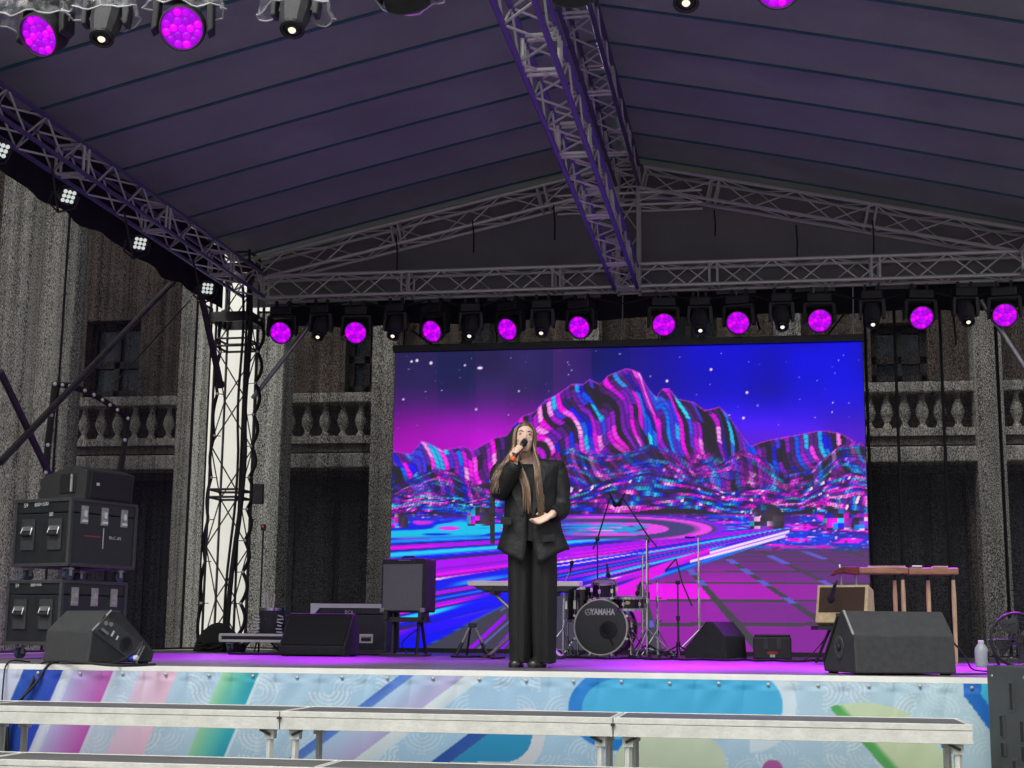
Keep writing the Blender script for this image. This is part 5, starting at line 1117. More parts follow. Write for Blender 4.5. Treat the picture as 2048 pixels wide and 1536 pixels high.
MB().box((0.36*L, -0.02, z0+0.036), (0.12*L, 0.14, 0.016)).build('bridge_cover', M_lw, t, bevel=0.004); MB().lathe([(0.014, 0), (0.012, 0.03)], 10, Matrix.Translation((-0.43*L, -0.05, z0+0.03))).build('tuning_key', M_chrome, t)
for x, y in ((1793, 0.12), (1806, -0.06), (1860, 0.10), (1907, -0.05)):
    xl = X_at(x, sy_, 1.9)-t.location.x; q = MB().lathe([(0.010, 0), (0.015, 0.05), (0.020, z0*0.5), (0.021, z0*0.75), (0.016, z0*0.9), (0.012, z0-0.03)], 12, Matrix.Translation((xl, y, 0))).build('leg', M_lw, t, smooth=50)
    MB().lathe([(0.017, z0*0.9), (0.014, z0-0.03)], 12, Matrix.Translation((xl, y, 0.001))).build('ferrule', M_plast, q)
for x in (-0.42, -0.30): bar('support', t, (x*L, 0, z0-0.03), (x*L+0.0, 0.0, z0-0.16), 0.012, M_steel)
# --- bottle, fan
bY = 12.9; X = X_at(1963, bY, 1.45); t = thing('plastic_bottle', 'pale translucent plastic jug standing on the stage near the fan', 'bottle', (X, bY, S))
MB().lathe([(0.05, 0), (0.056, 0.01), (0.056, 0.13), (0.05, 0.16), (0.024, 0.195), (0.022, 0.2)], 20).build('body', mat('milky_bottle', (0.5, 0.58, 0.58), 0.35, 0, 0.08, 5), t, smooth=45)
MB().lathe([(0.025, 0.2), (0.025, 0.218), (0.02, 0.222)], 16).build('cap', M_white, t, smooth=40); MB().box((0.05, -0.01, 0.085), (0.016, 0.05, 0.09)).build('dark_label', M_plast, t)
fY = 12.6; X = X_at(2034, fY, 1.6); t = thing('floor_fan', 'black round floor fan at the right picture edge', 'fan', (X, fY, S), R(8)); rf = 0.215; cz = rf+0.015
MB().path([(rf*math.cos(a), 0, cz+rf*math.sin(a)) for a in np.linspace(0, 2*math.pi, 41)[:-1]], 0.012, 7, True).build('outer_ring', M_plast, t, smooth=60)
for k in range(5): MB().path([((rf-0.03-0.035*k)*math.cos(a), -0.05-0.008*k, cz+(rf-0.03-0.035*k)*math.sin(a)) for a in np.linspace(0, 2*math.pi, 33)[:-1]], 0.003, 4, True).build('guard_ring', M_plast, t)
for k in range(12): a = R(30*k); bar('guard_spoke', t, (0.03*math.cos(a), -0.085, cz+0.03*math.sin(a)), (rf*math.cos(a), 0, cz+rf*math.sin(a)), 0.003, M_plast)
for k in range(4):
    a = R(90*k+25); q = []
    for r_, w_, tw in ((0.04, 0.03, 0.8), (0.12, 0.07, 0.6), (0.18, 0.08, 0.45)):
        for s_ in (-1, 1): q.append(V(r_*math.cos(a)-s_*w_*math.sin(a)*math.cos(tw), s_*w_*math.sin(tw)*0.6, cz+r_*math.sin(a)+s_*w_*math.cos(a)*math.cos(tw)))
    MB().add(q, [(0, 1, 3, 2), (2, 3, 5, 4)]).build('blade', M_plast_g, t)
MB().lathe([(0.045, -0.03), (0.05, 0.05), (0.04, 0.12)], 16, frame_M((0, -0.03, cz), (1, 0, 0), (0, 1, 0))).build('motor', M_plast, t, smooth=40)
MB().box((0, 0.05, 0.012), (0.3, 0.24, 0.022)).build('foot', M_plast, t); 
for sx in (-1, 1): bar('bracket', t, (sx*0.14, 0.05, 0.01), (sx*(rf+0.005), 0.02, cz), 0.012, M_plast)
# --- line array cabinets at the right front
t = thing('pa_speaker', 'tall charcoal PA loudspeaker stack at the right picture edge in front of the stage', 'loudspeaker', (X_at(2128, 8.4, 0.9), 8.75, 0), R(24)); hh = Z_at(1334, t.location.x, 8.6)
M_pa = mat('charcoal_pa_paint', (0.055, 0.06, 0.064), 0.5, 0, 0.2, 8, 0.4, 200)
MB().box((0.12, 0.1, hh/2), (0.62, 0.42, hh)).build('cabinet', M_pa, t, bevel=0.012)
MB().box((0.10, -0.118, hh/2), (0.52, 0.014, hh-0.1)).build('grille', M_grille, t, bevel=0.004)
xl = -0.192
for z, hgt, y in ((hh-0.17, 0.17, 0.06), (hh-0.34, 0.13, 0.17), (hh-0.36, 0.13, -0.03), (hh-0.47, 0.08, 0.17), (hh-0.48, 0.09, -0.03), (hh-0.60, 0.17, 0.06)):
    q = MB().box((xl, y, z), (0.006, 0.05, hgt)).build('slot_frame', M_pa, t, bevel=0.002); MB().box((xl-0.003, y+0.004, z), (0.004, 0.026, hgt*0.86)).build('slot', M_rubber, q)
for z in (hh-0.06, hh-0.74): 
    for y in (-0.07, 0.25): MB().lathe([(0.010, 0), (0.008, 0.005)], 10, frame_M((xl, y, z), (0, 1, 0), (-1, 0, 0))).build('screw', M_steel, t)
# --- cables on the floor and over the skirt
def cable(label, pts, r=0.007, m=M_rubber):
    p = spline(pts, 60); tag(MB().path(p, r, 6).build('cable', m, origin=p[-1], smooth=60), label, 'cable')
zc_ = S+0.012; fyb = FY-0.07
cable('black cable from the left monitor panel over the stage edge down the banner', [atY(286, 1285, 9.62), atY(262, 1310, 9.5), atZ(215, 1328, zc_), V(X_at(110, FY-0.02, S), FY-0.02, S+0.02), V(X_at(70, fyb, 1.2), fyb, 1.22), V(X_at(25, fyb, 1.05), fyb-0.02, 1.02), V(X_at(18, fyb, .8), fyb, 0.75)], 0.009)
cable('second black cable lying on the left stage edge and down the banner', [atZ(310, 1329, zc_), atZ(230, 1331, zc_), V(X_at(95, FY, S), FY-0.03, S+0.018), V(X_at(60, fyb, 1.2), fyb, 1.2), V(X_at(20, fyb, 1.0), fyb, 0.98), V(X_at(12, fyb, .8), fyb, 0.7)], 0.009)
cable('thin black cable hanging over the banner at the left picture edge', [atZ(60, 1324, zc_), V(X_at(20, FY, S), FY-0.02, S+0.012), V(X_at(6, fyb, 1.2), fyb, 1.2), V(X_at(3, fyb, .9), fyb, 0.7)], 0.006)
cable('thin grey cable from the big right monitor to the jug', [atY(1906, 1284, 10.0), atY(1930, 1312, 10.6), V(X_at(1946, 11.3, S), 11.3, zc_), V(X_at(1990, 10.6, S), 10.6, zc_)], 0.006)
cable('dark cable snaking over the purple floor right of the big monitor', [V(X_at(1890, 9.7, S), 9.8, zc_), V(X_at(1930, 9.6, S), 9.7, zc_), V(X_at(1990, 9.75, S), 9.9, zc_)], 0.006)
cable('thin cable drooping from the tweed amplifier stand to the floor', [atY(1661, 1262, ty+0.1), atY(1640, 1290, ty), atY(1612, 1318, ty-0.1), V(X_at(1580, ty-0.1, S), ty-0.1, zc_)], 0.006)
for i, (a, b, Y) in enumerate(((470, 760, 14.4), (900, 1010, 14.0), (1120, 1300, 14.6), (1290, 1480, 14.4), (1460, 1660, 14.3))):
    rnd = random.Random(i+4); pts = [V(X_at(a+(b-a)*k/7, Y, S), Y+rnd.uniform(-0.35, 0.35), S+0.011) for k in range(8)]
    cable('loose black cable on the floor %s' % ['before the low flight case and dark monitor', 'by the guitar stand', 'before the bass drum', 'under the cymbal stands', 'round the small black box'][i], pts, 0.012)
# wireless receiver with aerial box by the tower and small things on the mesh
X = X_at(514, 17.6, 3.3); o = MB().box((0, 0, 0), (0.13, 0.08, 0.26)).build('junction_box', M_plast_g, origin=None, bevel=0.012); o.location = (X, BY-0.35, Z_at(988, X, BY-0.35)); tag(o, 'small grey junction box beside the white tower', 'box')
t = thing('spotlight_stand', 'thin dark pole with small clip lights in front of the left mesh curtain', 'pole', (X_at(517, 15.9, S), 15.9, S)); zt = Z_at(1055, t.location.x, 15.9)-S
bar('pole', t, (0, 0, 0), (0, 0, zt), 0.012, M_plast); MB().box((0, 0, zt), (0.05, 0.05, 0.07)).build('clip', M_plast, t); MB().lathe([(0.012, 0), (0.01, 0.01)], 10, frame_M((0, -0.026, zt+0.01), (1, 0, 0), (0, -1, 0))).build('red_lamp', emit('dim_red_led', (0.8, 0.1, 0.1), 0.5), t)
for k in range(3): a = R(120*k); bar('leg', t, (0, 0, 0.25), (0.25*math.cos(a), 0.25*math.sin(a), 0.01), 0.01, M_plast)
# ================================================================== the singer
SGX, SGY = -1.66, 10.4
per = thing('person', 'singer in an oversized black trouser suit with long brown hair holding a microphone', 'person', (SGX, SGY, S))
M_skin = mat('skin', (0.78, 0.53, 0.41), 0.5, 0, 0.06, 9, 0.05, 60)
M_skin.node_tree.nodes['Principled BSDF'].inputs['Subsurface Weight'].default_value = 0.08
M_suit = mat('black_suiting', (0.006, 0.006, 0.0072), 0.64, 0, 0.25, 25, 0.9, 16)
M_trs = mat('black_trouser_cloth', (0.0052, 0.0048, 0.0056), 0.68, 0, 0.25, 20, 0.9, 12, stretch=(1.5, 1.5, 0.3))
M_top = mat('black_top', (0.008, 0.008, 0.009), 0.7)
def ell(c, a, b, n=24, e=2.0, rz=0.0, M=None):
    out = []
    for k in range(n):
        t_ = 2*math.pi*k/n; cx, sx = math.cos(t_), math.sin(t_)
        p = V(a*math.copysign(abs(cx)**(2/e), cx), b*math.copysign(abs(sx)**(2/e), sx), 0)
        if M is not None: p = M@p
        out.append(Vector(c)+p)
    return out
def limb(mb, pts, rad, n=14, flat=1.0):
    """tapered limb through joints with smooth interpolation"""
    P = spline(pts, 6*(len(pts)-1)); m_ = len(P); rr = np.interp(np.linspace(0, len(rad)-1, m_), range(len(rad)), rad)
    mb.path(P, [float(v) for v in rr], n); return mb
def voxel(mb, name, size, m, parent, smooth_it=3):
    me = bpy.data.meshes.new(name); me.from_pydata([tuple(q) for q in mb.v], [], mb.f)
    ob = bpy.data.objects.new(name, me); COL.objects.link(ob)
    md = ob.modifiers.new('r', 'REMESH'); md.mode = 'VOXEL'; md.voxel_size = size; md.use_smooth_shade = True
    if smooth_it: s_ = ob.modifiers.new('s', 'SMOOTH'); s_.factor = 0.5; s_.iterations = smooth_it
    bpy.context.view_layer.update(); m2 = bpy.data.meshes.new_from_object(ob.evaluated_get(bpy.context.evaluated_depsgraph_get()))
    bpy.data.objects.remove(ob); bpy.data.meshes.remove(me); m2.name = name; m2.materials.clear(); m2.materials.append(m)
    o = bpy.data.objects.new(name, m2); COL.objects.link(o); o.parent = parent; return o
# ---- body: head, neck, trunk, arms, hands, legs as one surface
HD = Matrix.Translation((-0.035, -0.02, 1.655))@Matrix.Rotation(R(12), 4, 'Z')@Matrix.Rotation(R(-8), 4, 'X')@Matrix.Rotation(R(4), 4, 'Y')
# head local: face towards -y, z up, origin in the skull centre; half height 0.115
body = MB()
prof = [(-0.118, 0.012, 0.018, -0.058), (-0.112, 0.028, 0.03, -0.052), (-0.098, 0.042, 0.048, -0.036), (-0.075, 0.053, 0.066, -0.022), (-0.045, 0.061, 0.080, -0.008), (-0.01, 0.067, 0.092, 0.0), (0.03, 0.070, 0.097, 0.004), (0.065, 0.066, 0.092, 0.006), (0.09, 0.053, 0.074, 0.008), (0.108, 0.032, 0.045, 0.01), (0.115, 0.01, 0.014, 0.01)]
body.loft([[HD@p for p in ell((0, yo, z), a, b, 28, 2.2)] for z, a, b, yo in prof])
# nose, brow, cheeks, lips, chin
body.loft([[HD@p for p in ell((0, -0.088, 0.012), 0.007, 0.008, 10)], [HD@p for p in ell((0, -0.097, -0.01), 0.008, 0.010, 10)], [HD@p for p in ell((0, -0.102, -0.028), 0.013, 0.013, 10)], [HD@p for p in ell((0, -0.09, -0.038), 0.014, 0.010, 10)]])
for sx in (-1, 1):
    body.loft([[HD@p for p in ell((sx*0.030, -0.076, z), r, r*0.7, 10)] for z, r in ((0.02, 0.006), (0.026, 0.016), (0.034, 0.016), (0.04, 0.006))])
    body.loft([[HD@p for p in ell((sx*0.036, -0.062, z), r, r*0.7, 10)] for z, r in ((-0.05, 0.008), (-0.03, 0.022), (-0.015, 0.02), (-0.005, 0.008))])
    body.loft([[HD@p for p in ell((sx*0.070, 0.015, z), r*0.45, r, 10)] for z, r in ((-0.035, 0.006), (-0.02, 0.016), (0.01, 0.022), (0.025, 0.012))])
body.path([HD@V(0, -0.005, -0.07), V(-0.03, 0.01, 1.52), V(-0.02, 0.02, 1.46), V(-0.015, 0.02, 1.40)], [0.054, 0.05, 0.058, 0.08], 18)
body.loft([ell((-0.01, 0.02, z), a, b, 24, 2.3) for z, a, b in ((0.90, 0.15, 0.10), (1.0, 0.135, 0.095), (1.15, 0.12, 0.09), (1.3, 0.135, 0.10), (1.4, 0.15, 0.09), (1.455, 0.11, 0.06), (1.48, 0.05, 0.04))])
for cx, ft in ((-0.065, -0.08), (0.085, 0.065)): limb(body, [(cx, 0.02, 0.95), (cx, 0.02, 0.52), ((cx+ft)/2, 0.03, 0.28), (ft, 0.035, 0.07)], [0.075, 0.05, 0.045, 0.032], 14)
RW = V(-0.075, -0.205, 1.455); LW = V(0.188, -0.160, 1.080)
limb(body, [(-0.19, 0.02, 1.42), (-0.205, -0.05, 1.25), (-0.17, -0.12, 1.30), RW], [0.05, 0.045, 0.04, 0.026])
limb(body, [(0.19, 0.02, 1.42), (0.235, 0.03, 1.2), (0.22, -0.04, 1.13), LW], [0.05, 0.045, 0.04, 0.026])
# right hand closed round the microphone
MA, MBp = V(-0.085, -0.235, 1.475), V(-0.012, -0.165, 1.608)       # microphone axis: tail to head
md = (MBp-MA).normalized(); gc = MA.lerp(MBp, 0.42)
s1 = md.cross(V(0, -1, 0)).normalized(); s2 = md.cross(s1).normalized()   # around the handle
gc = gc+V(0, 0.012, 0); palm = gc+V(-0.026, 0.026, -0.006)
if s2.y > 0: pass
body.path([RW, RW.lerp(palm, 0.6)+md*-0.01, palm+md*0.02], [0.026, 0.03, 0.028], 12)
body.box(palm, (0.06, 0.03, 0.075), Matrix((s1, s2, md)).transposed())
pd_ = (palm-gc); pd_ = (pd_-md*pd_.dot(md)).normalized(); qd_ = md.cross(pd_)
if qd_.x < 0: qd_ = -qd_
for k in range(4):
    base = gc+md*(0.036-0.021*k); r_ = 0.0092-0.0004*k; pts = []
    for a in np.linspace(0.2, 3.3-0.15*k, 10): pts.append(base+(pd_*math.cos(a)-qd_*math.sin(a))*(0.031 if a < 2.6 else 0.028))
    body.path(pts, r_, 8)
pts = [palm+md*0.02+qd_*0.01, gc+md*0.052+pd_*0.012+qd_*0.026, gc+md*0.072-pd_*0.012+qd_*0.026]; body.path(spline(pts, 8), 0.0098, 8)
# left hand, open, palm half up, fingers towards the body centre
hx = V(-0.80, -0.25, -0.42).normalized(); hn = V(0.12, -0.55, 0.8).normalized(); hy = hn.cross(hx).normalized(); hn = hx.cross(hy).normalized(); ML = Matrix((hx, hy, hn)).transposed()
pc_ = LW+hx*0.06
body.loft([[LW+hx*d_+ML@p2 for p2 in [V(0, a*math.cos(2*math.pi*k/14), b*math.sin(2*math.pi*k/14)) for k in range(14)]] for d_, a, b in ((-0.01, 0.026, 0.022), (0.02, 0.03, 0.018), (0.055, 0.04, 0.016), (0.088, 0.038, 0.013), (0.098, 0.03, 0.008))])
for k, (o_, l_) in enumerate(((-0.030, 0.062), (-0.010, 0.074), (0.010, 0.078), (0.030, 0.070))):
    b0 = LW+hx*0.085+hy*o_; c_ = 0.012+0.007*k
    body.path(spline([b0, b0+hx*l_*0.45+hn*c_*0.25+hy*o_*0.15, b0+hx*l_*0.8+hn*c_*1.0+hy*o_*0.1, b0+hx*l_+hn*c_*2.2], 8), [0.0095]*5+[0.0085]*3+[0.007], 8)
tb = LW+hx*0.03+hy*0.034*(1 if hy.z > 0 else -1); tz = (1 if hy.z > 0 else -1)
body.path(spline([tb, tb+hx*0.03+hy*0.022*tz+hn*0.012, tb+hx*0.062+hy*0.026*tz+hn*0.02], 8), [0.0125]*4+[0.0105]*3+[0.008]*2, 8)
bo = voxel(body, 'body', 0.0055, M_skin, per, 2)
# face details
def face(name, mb, m): return mb.build(name, m, per, smooth=60)
M_eye = mat('dark_eye', (0.02, 0.012, 0.01), 0.2); M_lid = mat('shaded_eyelid', (0.36, 0.2, 0.15), 0.5); M_lip = mat('rose_lips', (0.42, 0.10, 0.11), 0.4); M_brow = mat('brown_brow', (0.10, 0.055, 0.035), 0.7); M_mouth = mat('open_mouth', (0.05, 0.012, 0.012), 0.5)
for sx in (-1, 1):
    face('eye', MB().path([HD@V(sx*0.016, -0.0835, 0.006), HD@V(sx*0.030, -0.0835, 0.0085), HD@V(sx*0.043, -0.073, 0.006)], [0.002, 0.0048, 0.002], 8), M_eye)
    face('eyelid', MB().path([HD@V(sx*0.014, -0.083, 0.009), HD@V(sx*0.030, -0.0835, 0.0145), HD@V(sx*0.046, -0.070, 0.009)], [0.002, 0.0045, 0.002], 8), M_lid)
    face('eyebrow', MB().path([HD@V(sx*0.012, -0.0915, 0.026), HD@V(sx*0.032, -0.088, 0.034), HD@V(sx*0.050, -0.070, 0.029)], [0.0025, 0.004, 0.0015], 6), M_brow)
face('lips', MB().path([HD@V(0.026*math.cos(a), -0.092+0.020*abs(math.cos(a))**2, -0.064+0.015*math.sin(a)) for a in np.linspace(0, 2*math.pi, 17)[:-1]], 0.0048, 7, True), M_lip)
face('mouth', MB().lathe([(0.02, 0), (0.015, 0.004), (0.002, 0.005)], 14, HD@frame_M((0, -0.083, -0.064), (1, 0, 0), (0, -1, 0))@Matrix.Diagonal((1, 0.55, 1, 1))), M_mouth)
# ---- inner top
MB().loft([ell((-0.01, 0.015, z), a, b, 28, 2.3) for z, a, b in ((0.90, 0.165, 0.115), (1.0, 0.155, 0.112), (1.15, 0.142, 0.108), (1.3, 0.152, 0.115), (1.4, 0.165, 0.105), (1.445, 0.13, 0.085), (1.462, 0.08, 0.07))]).build('top', M_top, per, smooth=60)
# ---- jacket: open at the front, long pointed fronts
nu, nv = 49, 22
zs = [0.0, 0.08, 0.2, 0.35, 0.5, 0.65, 0.78, 0.88, 0.94, 0.975, 1.0]
hw_ = [0.262, 0.245, 0.215, 0.20, 0.19, 0.195, 0.205, 0.225, 0.245, 0.245, 0.11]; hd_ = [0.155, 0.15, 0.142, 0.138, 0.132, 0.132, 0.135, 0.13, 0.115, 0.095, 0.075]; op_ = [0.16, 0.12, 0.075, 0.05, 0.05, 0.10, 0.17, 0.26, 0.34, 0.40, 0.5]
pts = []
for j in range(nv):
    v_ = j/(nv-1)
    a, b, g_ = (float(np.interp(v_, zs, q)) for q in (hw_, hd_, op_))
    for i in range(nu):
        u_ = i/(nu-1)*2-1; an = u_*(math.pi-g_)          # 0 = back, +-pi = front edges
        sx_, cy_ = math.sin(an), math.cos(an)
        x = a*math.copysign(abs(sx_)**0.85, sx_); y = b*math.copysign(abs(cy_)**0.85, cy_)
        edge = (1-abs(x)/a) if cy_ < 0 else 0.0
        hem = 0.845-0.15*edge-(0.0 if u_ > 0 else -0.015)*edge
        z = hem+(1.505-hem)*v_
        fold = 0.022*math.sin(an*7+v_*3)*(1-v_)**1.5+0.016*abs(math.sin(z*21+an*2.5))*(0.25 < v_ < 0.85)
        z += 0.0 if v_ < 0.9 else -0.022*abs(sx_)**2*(v_-0.9)*10
        pts.append(V(0.012+0.022*(1-v_)**2+x*(1+fold), 0.012+y*(1+fold*2), z))
jk = MB().grid(pts, nu, nv).build('jacket', M_suit, per, smooth=50)
md_ = jk.modifiers.new('thick', 'SOLIDIFY'); md_.thickness = 0.008; md_.offset = 0
# lapels, pocket flaps, button
def ribbon(name, pts, wd, nrm, m, par, th=0.005):
    P = [Vector(p) for p in pts]; rings = []
    for i, p in enumerate(P):
        d = (P[min(i+1, len(P)-1)]-P[max(i-1, 0)]).normalized(); s_ = d.cross(Vector(nrm)).normalized(); w_ = wd[i]; nn = Vector(nrm).normalized()*th
        rings.append([p-s_*w_, p+s_*w_, p+s_*w_+nn, p-s_*w_+nn])
    return MB().loft(rings).build(name, m, par, smooth=30)
ribbon('lapel', [(-0.075, -0.118, 1.47), (-0.085, -0.128, 1.38), (-0.07, -0.136, 1.25), (-0.03, -0.138, 1.08)], [0.025, 0.04, 0.035, 0.008], (0, -1, 0.1), M_suit, jk)
ribbon('lapel', [(0.085, -0.118, 1.47), (0.10, -0.128, 1.38), (0.085, -0.136, 1.25), (0.05, -0.138, 1.08)], [0.025, 0.04, 0.035, 0.008], (0, -1, 0.1), M_suit, jk)
ribbon('pocket_flap', [(-0.185, -0.125, 1.045), (-0.10, -0.152, 1.035)], [0.026, 0.026], (-0.25, -1, 0), M_suit, jk, 0.01)
ribbon('pocket_flap', [(0.115, -0.152, 0.91), (0.205, -0.125, 0.92)], [0.026, 0.026], (0.25, -1, 0), M_suit, jk, 0.01)
# sleeves with padded shoulders
def sleeve(pts, rad, seed):
    P = spline(pts, 26); rr = np.interp(np.linspace(0, len(rad)-1, len(P)), range(len(rad)), rad); mb = MB(); rings = []; u = None
    for i, p in enumerate(P):
        d = (P[min(i+1, len(P)-1)]-P[max(i-1, 0)]).normalized(); u = d.orthogonal().normalized() if u is None else (u-d*u.dot(d)).normalized(); w_ = d.cross(u); ring = []
        for k in range(22):
            t_ = 2*math.pi*k/22; r_ = rr[i]*(1+0.05*math.sin(3*t_+i*0.9+seed)+0.07*abs(math.sin(i*0.75+seed+1.5*t_))-0.035); ring.append(p+u*r_*math.cos(t_)+w_*r_*math.sin(t_))
        rings.append(ring)
    d = (P[-1]-P[-2]).normalized(); rings.append([p-d*0.03+(P[-1]-p)*0.25 for p in rings[-1]])
    return mb.loft(rings).build('sleeve', M_suit, jk, smooth=60)
sleeve([(-0.20, 0.015, 1.455), (-0.228, -0.005, 1.40), (-0.205, -0.05, 1.275), (-0.175, -0.115, 1.275), (-0.10, -0.185, 1.395), (-0.07, -0.200, 1.452)], [0.058, 0.062, 0.066, 0.070, 0.064, 0.050], 1.0)
sleeve([(0.195, 0.015, 1.458), (0.226, 0.01, 1.39), (0.238, 0.015, 1.24), (0.238, -0.01, 1.14), (0.222, -0.09, 1.10), (0.195, -0.148, 1.085)], [0.060, 0.060, 0.062, 0.064, 0.058, 0.046], 2.0)
for sx in (-1, 1):
    MB().loft([[V(0.012+sx*x, 0.01-dy_, z-dz_) for dy_, dz_ in ((-h_, 0.0), (-h_*0.6, -0.018), (h_*0.6, -0.018), (h_, 0.0), (h_, 0.05), (-h_, 0.05))] for x, z, h_ in ((0.085, 1.488, 0.05), (0.16, 1.478, 0.064), (0.222, 1.470, 0.062), (0.240, 1.464, 0.052), (0.246, 1.450, 0.04))]).build('shoulder_pad', M_suit, jk, smooth=35)
ribbon('hanging_sash', [(-0.255, -0.03, 1.42), (-0.262, -0.05, 1.25), (-0.262, -0.05, 1.05), (-0.258, -0.05, 0.88)], [0.012, 0.018, 0.018, 0.016], (-0.2, -1, 0), M_suit, jk, 0.008)
# ---- trousers
for nm, xs0, xs1, yk in (('trouser_leg', (-0.165, 0.040), (-0.142, 0.036), 0.0), ('trouser_leg', (0.000, 0.205), (0.030, 0.205), 1.0)):
    rings = []
    for j in range(24):
        v_ = j/23; z = 1.0+(0.035-1.0)*v_; a0 = xs0[0]+(xs1[0]-xs0[0])*v_; a1 = xs0[1]+(xs1[1]-xs0[1])*v_; c = V((a0+a1)/2, 0.025, z); hw2 = (a1-a0)/2*(0.93+0.07*math.sin(math.pi*v_)); dp = 0.115+0.01*v_; ring = []
        for k in range(36):
            t_ = 2*math.pi*k/36; f = 1+0.035*math.sin(5*t_+yk+v_*1.5)*v_+0.02*math.sin(9*t_-yk*2)*v_+0.012*math.sin(z*26+2*t_+yk)*(v_ > 0.75)
            ring.append(c+V(hw2*math.cos(t_)*f, dp*math.sin(t_)*f-(0.012 if abs(t_-4.71) < 0.12 else 0), 0.008*math.sin(3*t_+yk)*(j == 23)))
        rings.append(ring)
    MB().loft(rings).build(nm, M_trs, per, smooth=60)
# ---- shoes
for cx, rz in ((-0.085, 6), (0.075, -8)):
    M_ = Matrix.Translation((cx, 0, 0))@Matrix.Rotation(R(rz), 4, 'Z'); rings = []
    for y, w_, h_ in ((-0.155, 0.022, 0.02), (-0.14, 0.04, 0.04), (-0.10, 0.05, 0.055), (-0.05, 0.052, 0.07), (0.02, 0.045, 0.085), (0.08, 0.042, 0.085), (0.105, 0.03, 0.07)):
        rings.append([M_@V(w_*math.cos(t_), y, 0.018+max(0, math.sin(t_))*h_*0.9-0.004*(math.sin(t_) < 0)) for t_ in [2*math.pi*k/20 for k in range(20)]])
    s_ = MB().loft(rings).build('shoe', mat('black_leather', (0.015, 0.015, 0.016), 0.3), per, smooth=60)
    MB().loft([[M_@V(w_*1.04*math.cos(t_), y, z) for t_, y in []] for w_, z in []] or [[M_@V(0.054*math.cos(t_), -0.025+0.135*math.sin(t_), z) for t_ in [2*math.pi*k/24 for k in range(24)]] for z in (0.0, 0.022)]).build('sole', M_rubber, s_, smooth=30)
# ---- hair
M_h1 = mat('brown_hair', (0.095, 0.052, 0.029), 0.42, 0, 0.5, 60, stretch=(3, 3, 0.15)); M_h2 = mat('blond_streak_hair', (0.27, 0.18, 0.10), 0.42, 0, 0.4, 60, stretch=(3, 3, 0.15))
cap = MB(); rings = []
for z, a, b, yo in ((-0.06, 0.073, 0.088, 0.032), (-0.02, 0.081, 0.098, 0.026), (0.03, 0.084, 0.106, 0.016), (0.07, 0.078, 0.104, 0.010), (0.098, 0.062, 0.086, 0.010), (0.116, 0.040, 0.056, 0.01), (0.124, 0.012, 0.018, 0.01)):
    ring = []
    for k in range(40):
        t_ = 2*math.pi*k/40; x, y = a*math.cos(t_), b*math.sin(t_)+yo
        lim = -0.045 if z < 0.06 else (-0.078 if z < 0.09 else -0.2)
        if y < lim: y = lim+(y-lim)*0.05
        ring.append(HD@V(x, y, z))
    rings.append(ring)
cap.loft(rings); 
limb(cap, [HD@V(0, 0.06, 0.02), V(-0.03, 0.10, 1.50), V(-0.02, 0.13, 1.3), V(-0.02, 0.13, 1.15)], [0.07, 0.085, 0.08, 0.03])
voxel(cap, 'hair', 0.006, M_h1, per, 2)
rnd = random.Random(11)
def lock(pts, r, m, name='hair_lock'):
    P = spline(pts, 16); rr = [r*(0.55+0.6*math.sin(math.pi*min(1, (i+2)/12)))*(1-0.75*max(0, i/16-0.6)/0.4) for i in range(17)]; rings = []
    for i, p in enumerate(P):
        d = (P[min(i+1, 16)]-P[max(i-1, 0)]).normalized(); s_ = d.cross(V(0, -1, 0.01)).normalized(); nn = s_.cross(d).normalized()
        rings.append([p+s_*rr[i]*math.cos(2*math.pi*k/8)+nn*rr[i]*0.38*math.sin(2*math.pi*k/8) for k in range(8)])
    return rings
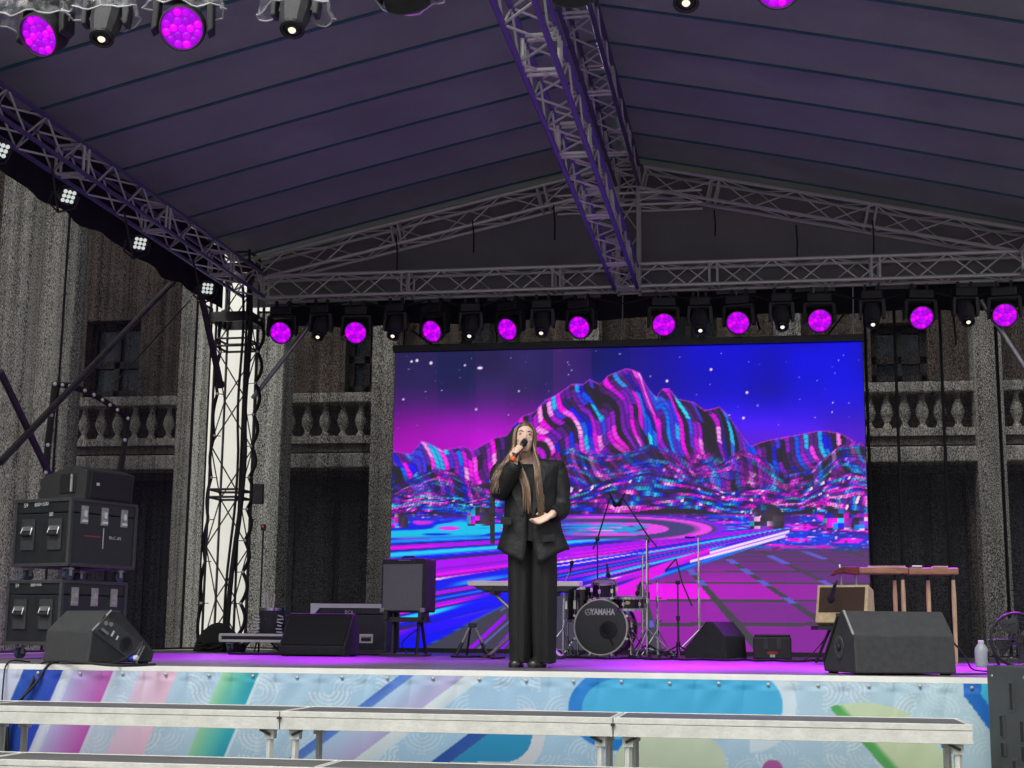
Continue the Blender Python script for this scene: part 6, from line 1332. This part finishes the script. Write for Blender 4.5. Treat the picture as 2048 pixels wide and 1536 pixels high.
for side in (-1, 1):
    mbs = [MB(), MB()]
    for k in range(250):
        f = k/249; jx, jy = rnd.uniform(-1, 1), rnd.uniform(-1, 1)
        root = HD@V(side*(0.004+0.05*f), -0.055+0.10*f+rnd.uniform(-0.01, 0.01), 0.113-0.03*f)
        temple = HD@V(side*(0.066+0.010*rnd.random()), -0.062+0.10*f, 0.045-0.01*f)
        jaw = HD@V(side*(0.070+0.012*rnd.random()), -0.058+0.08*f, -0.075)
        if side < 0:
            e1 = V(-0.115-0.07*f+0.02*jx, -0.135-0.02*jy, 1.455); e2 = V(-0.175-0.05*f+0.025*jx, -0.168+0.012*jy, 1.375); e3 = V(-0.205-0.035*f+0.025*jx, -0.185+0.01*jy, 1.23+0.11*rnd.random())
            if f > 0.86: e1, e2, e3 = V(-0.06+0.03*jx, -0.13, 1.43), V(0.0+0.03*jx, -0.165, 1.28), V(0.005+0.035*jx, -0.16, 1.08+0.1*rnd.random())
        else:
            e1 = V(0.055+0.045*rnd.random(), -0.12-0.02*rnd.random(), 1.43); e2 = V(0.075+0.05*rnd.random(), -0.155-0.015*rnd.random(), 1.27); e3 = V(0.085+0.055*rnd.random(), -0.158-0.01*rnd.random(), 1.06+0.16*rnd.random())
        mbs[1 if (rnd.random() < (0.42 if side < 0 else 0.2)) else 0].loft(lock([root, temple, jaw, e1, e2, e3], 0.0066, None))
    mbs[0].build('hair_length', M_h1, per, smooth=70); mbs[1].build('hair_streaks', M_h2, per, smooth=70)
# ---- microphone
t = thing('hand_microphone', 'black hand microphone with orange ring held at the singer\'s mouth', 'microphone', (SGX+MA.x, SGY+MA.y, S+MA.z)); L = (MBp-MA).length
H = frame_M((0, 0, 0), s1, md)
MB().lathe([(0.014, 0), (0.016, 0.01), (0.017, 0.06), (0.019, L-0.035), (0.02, L-0.03)], 20, H).build('handle', M_plast, t, smooth=40)
MB().lathe([(0.0205, L-0.03), (0.024, L-0.015), (0.025, L+0.002), (0.02, L+0.016), (0.007, L+0.022)], 20, H).build('grille', mat('dark_metal_mesh', (0.03, 0.03, 0.032), 0.35, 0.8, 0.3, 90, 0.6, 500), t, smooth=40)
MB().lathe([(0.016, -0.014), (0.0195, -0.01), (0.0195, 0.014), (0.017, 0.018)], 20, H).build('orange_ring', mat('orange_rubber', (0.75, 0.14, 0.03), 0.5), t, smooth=40)
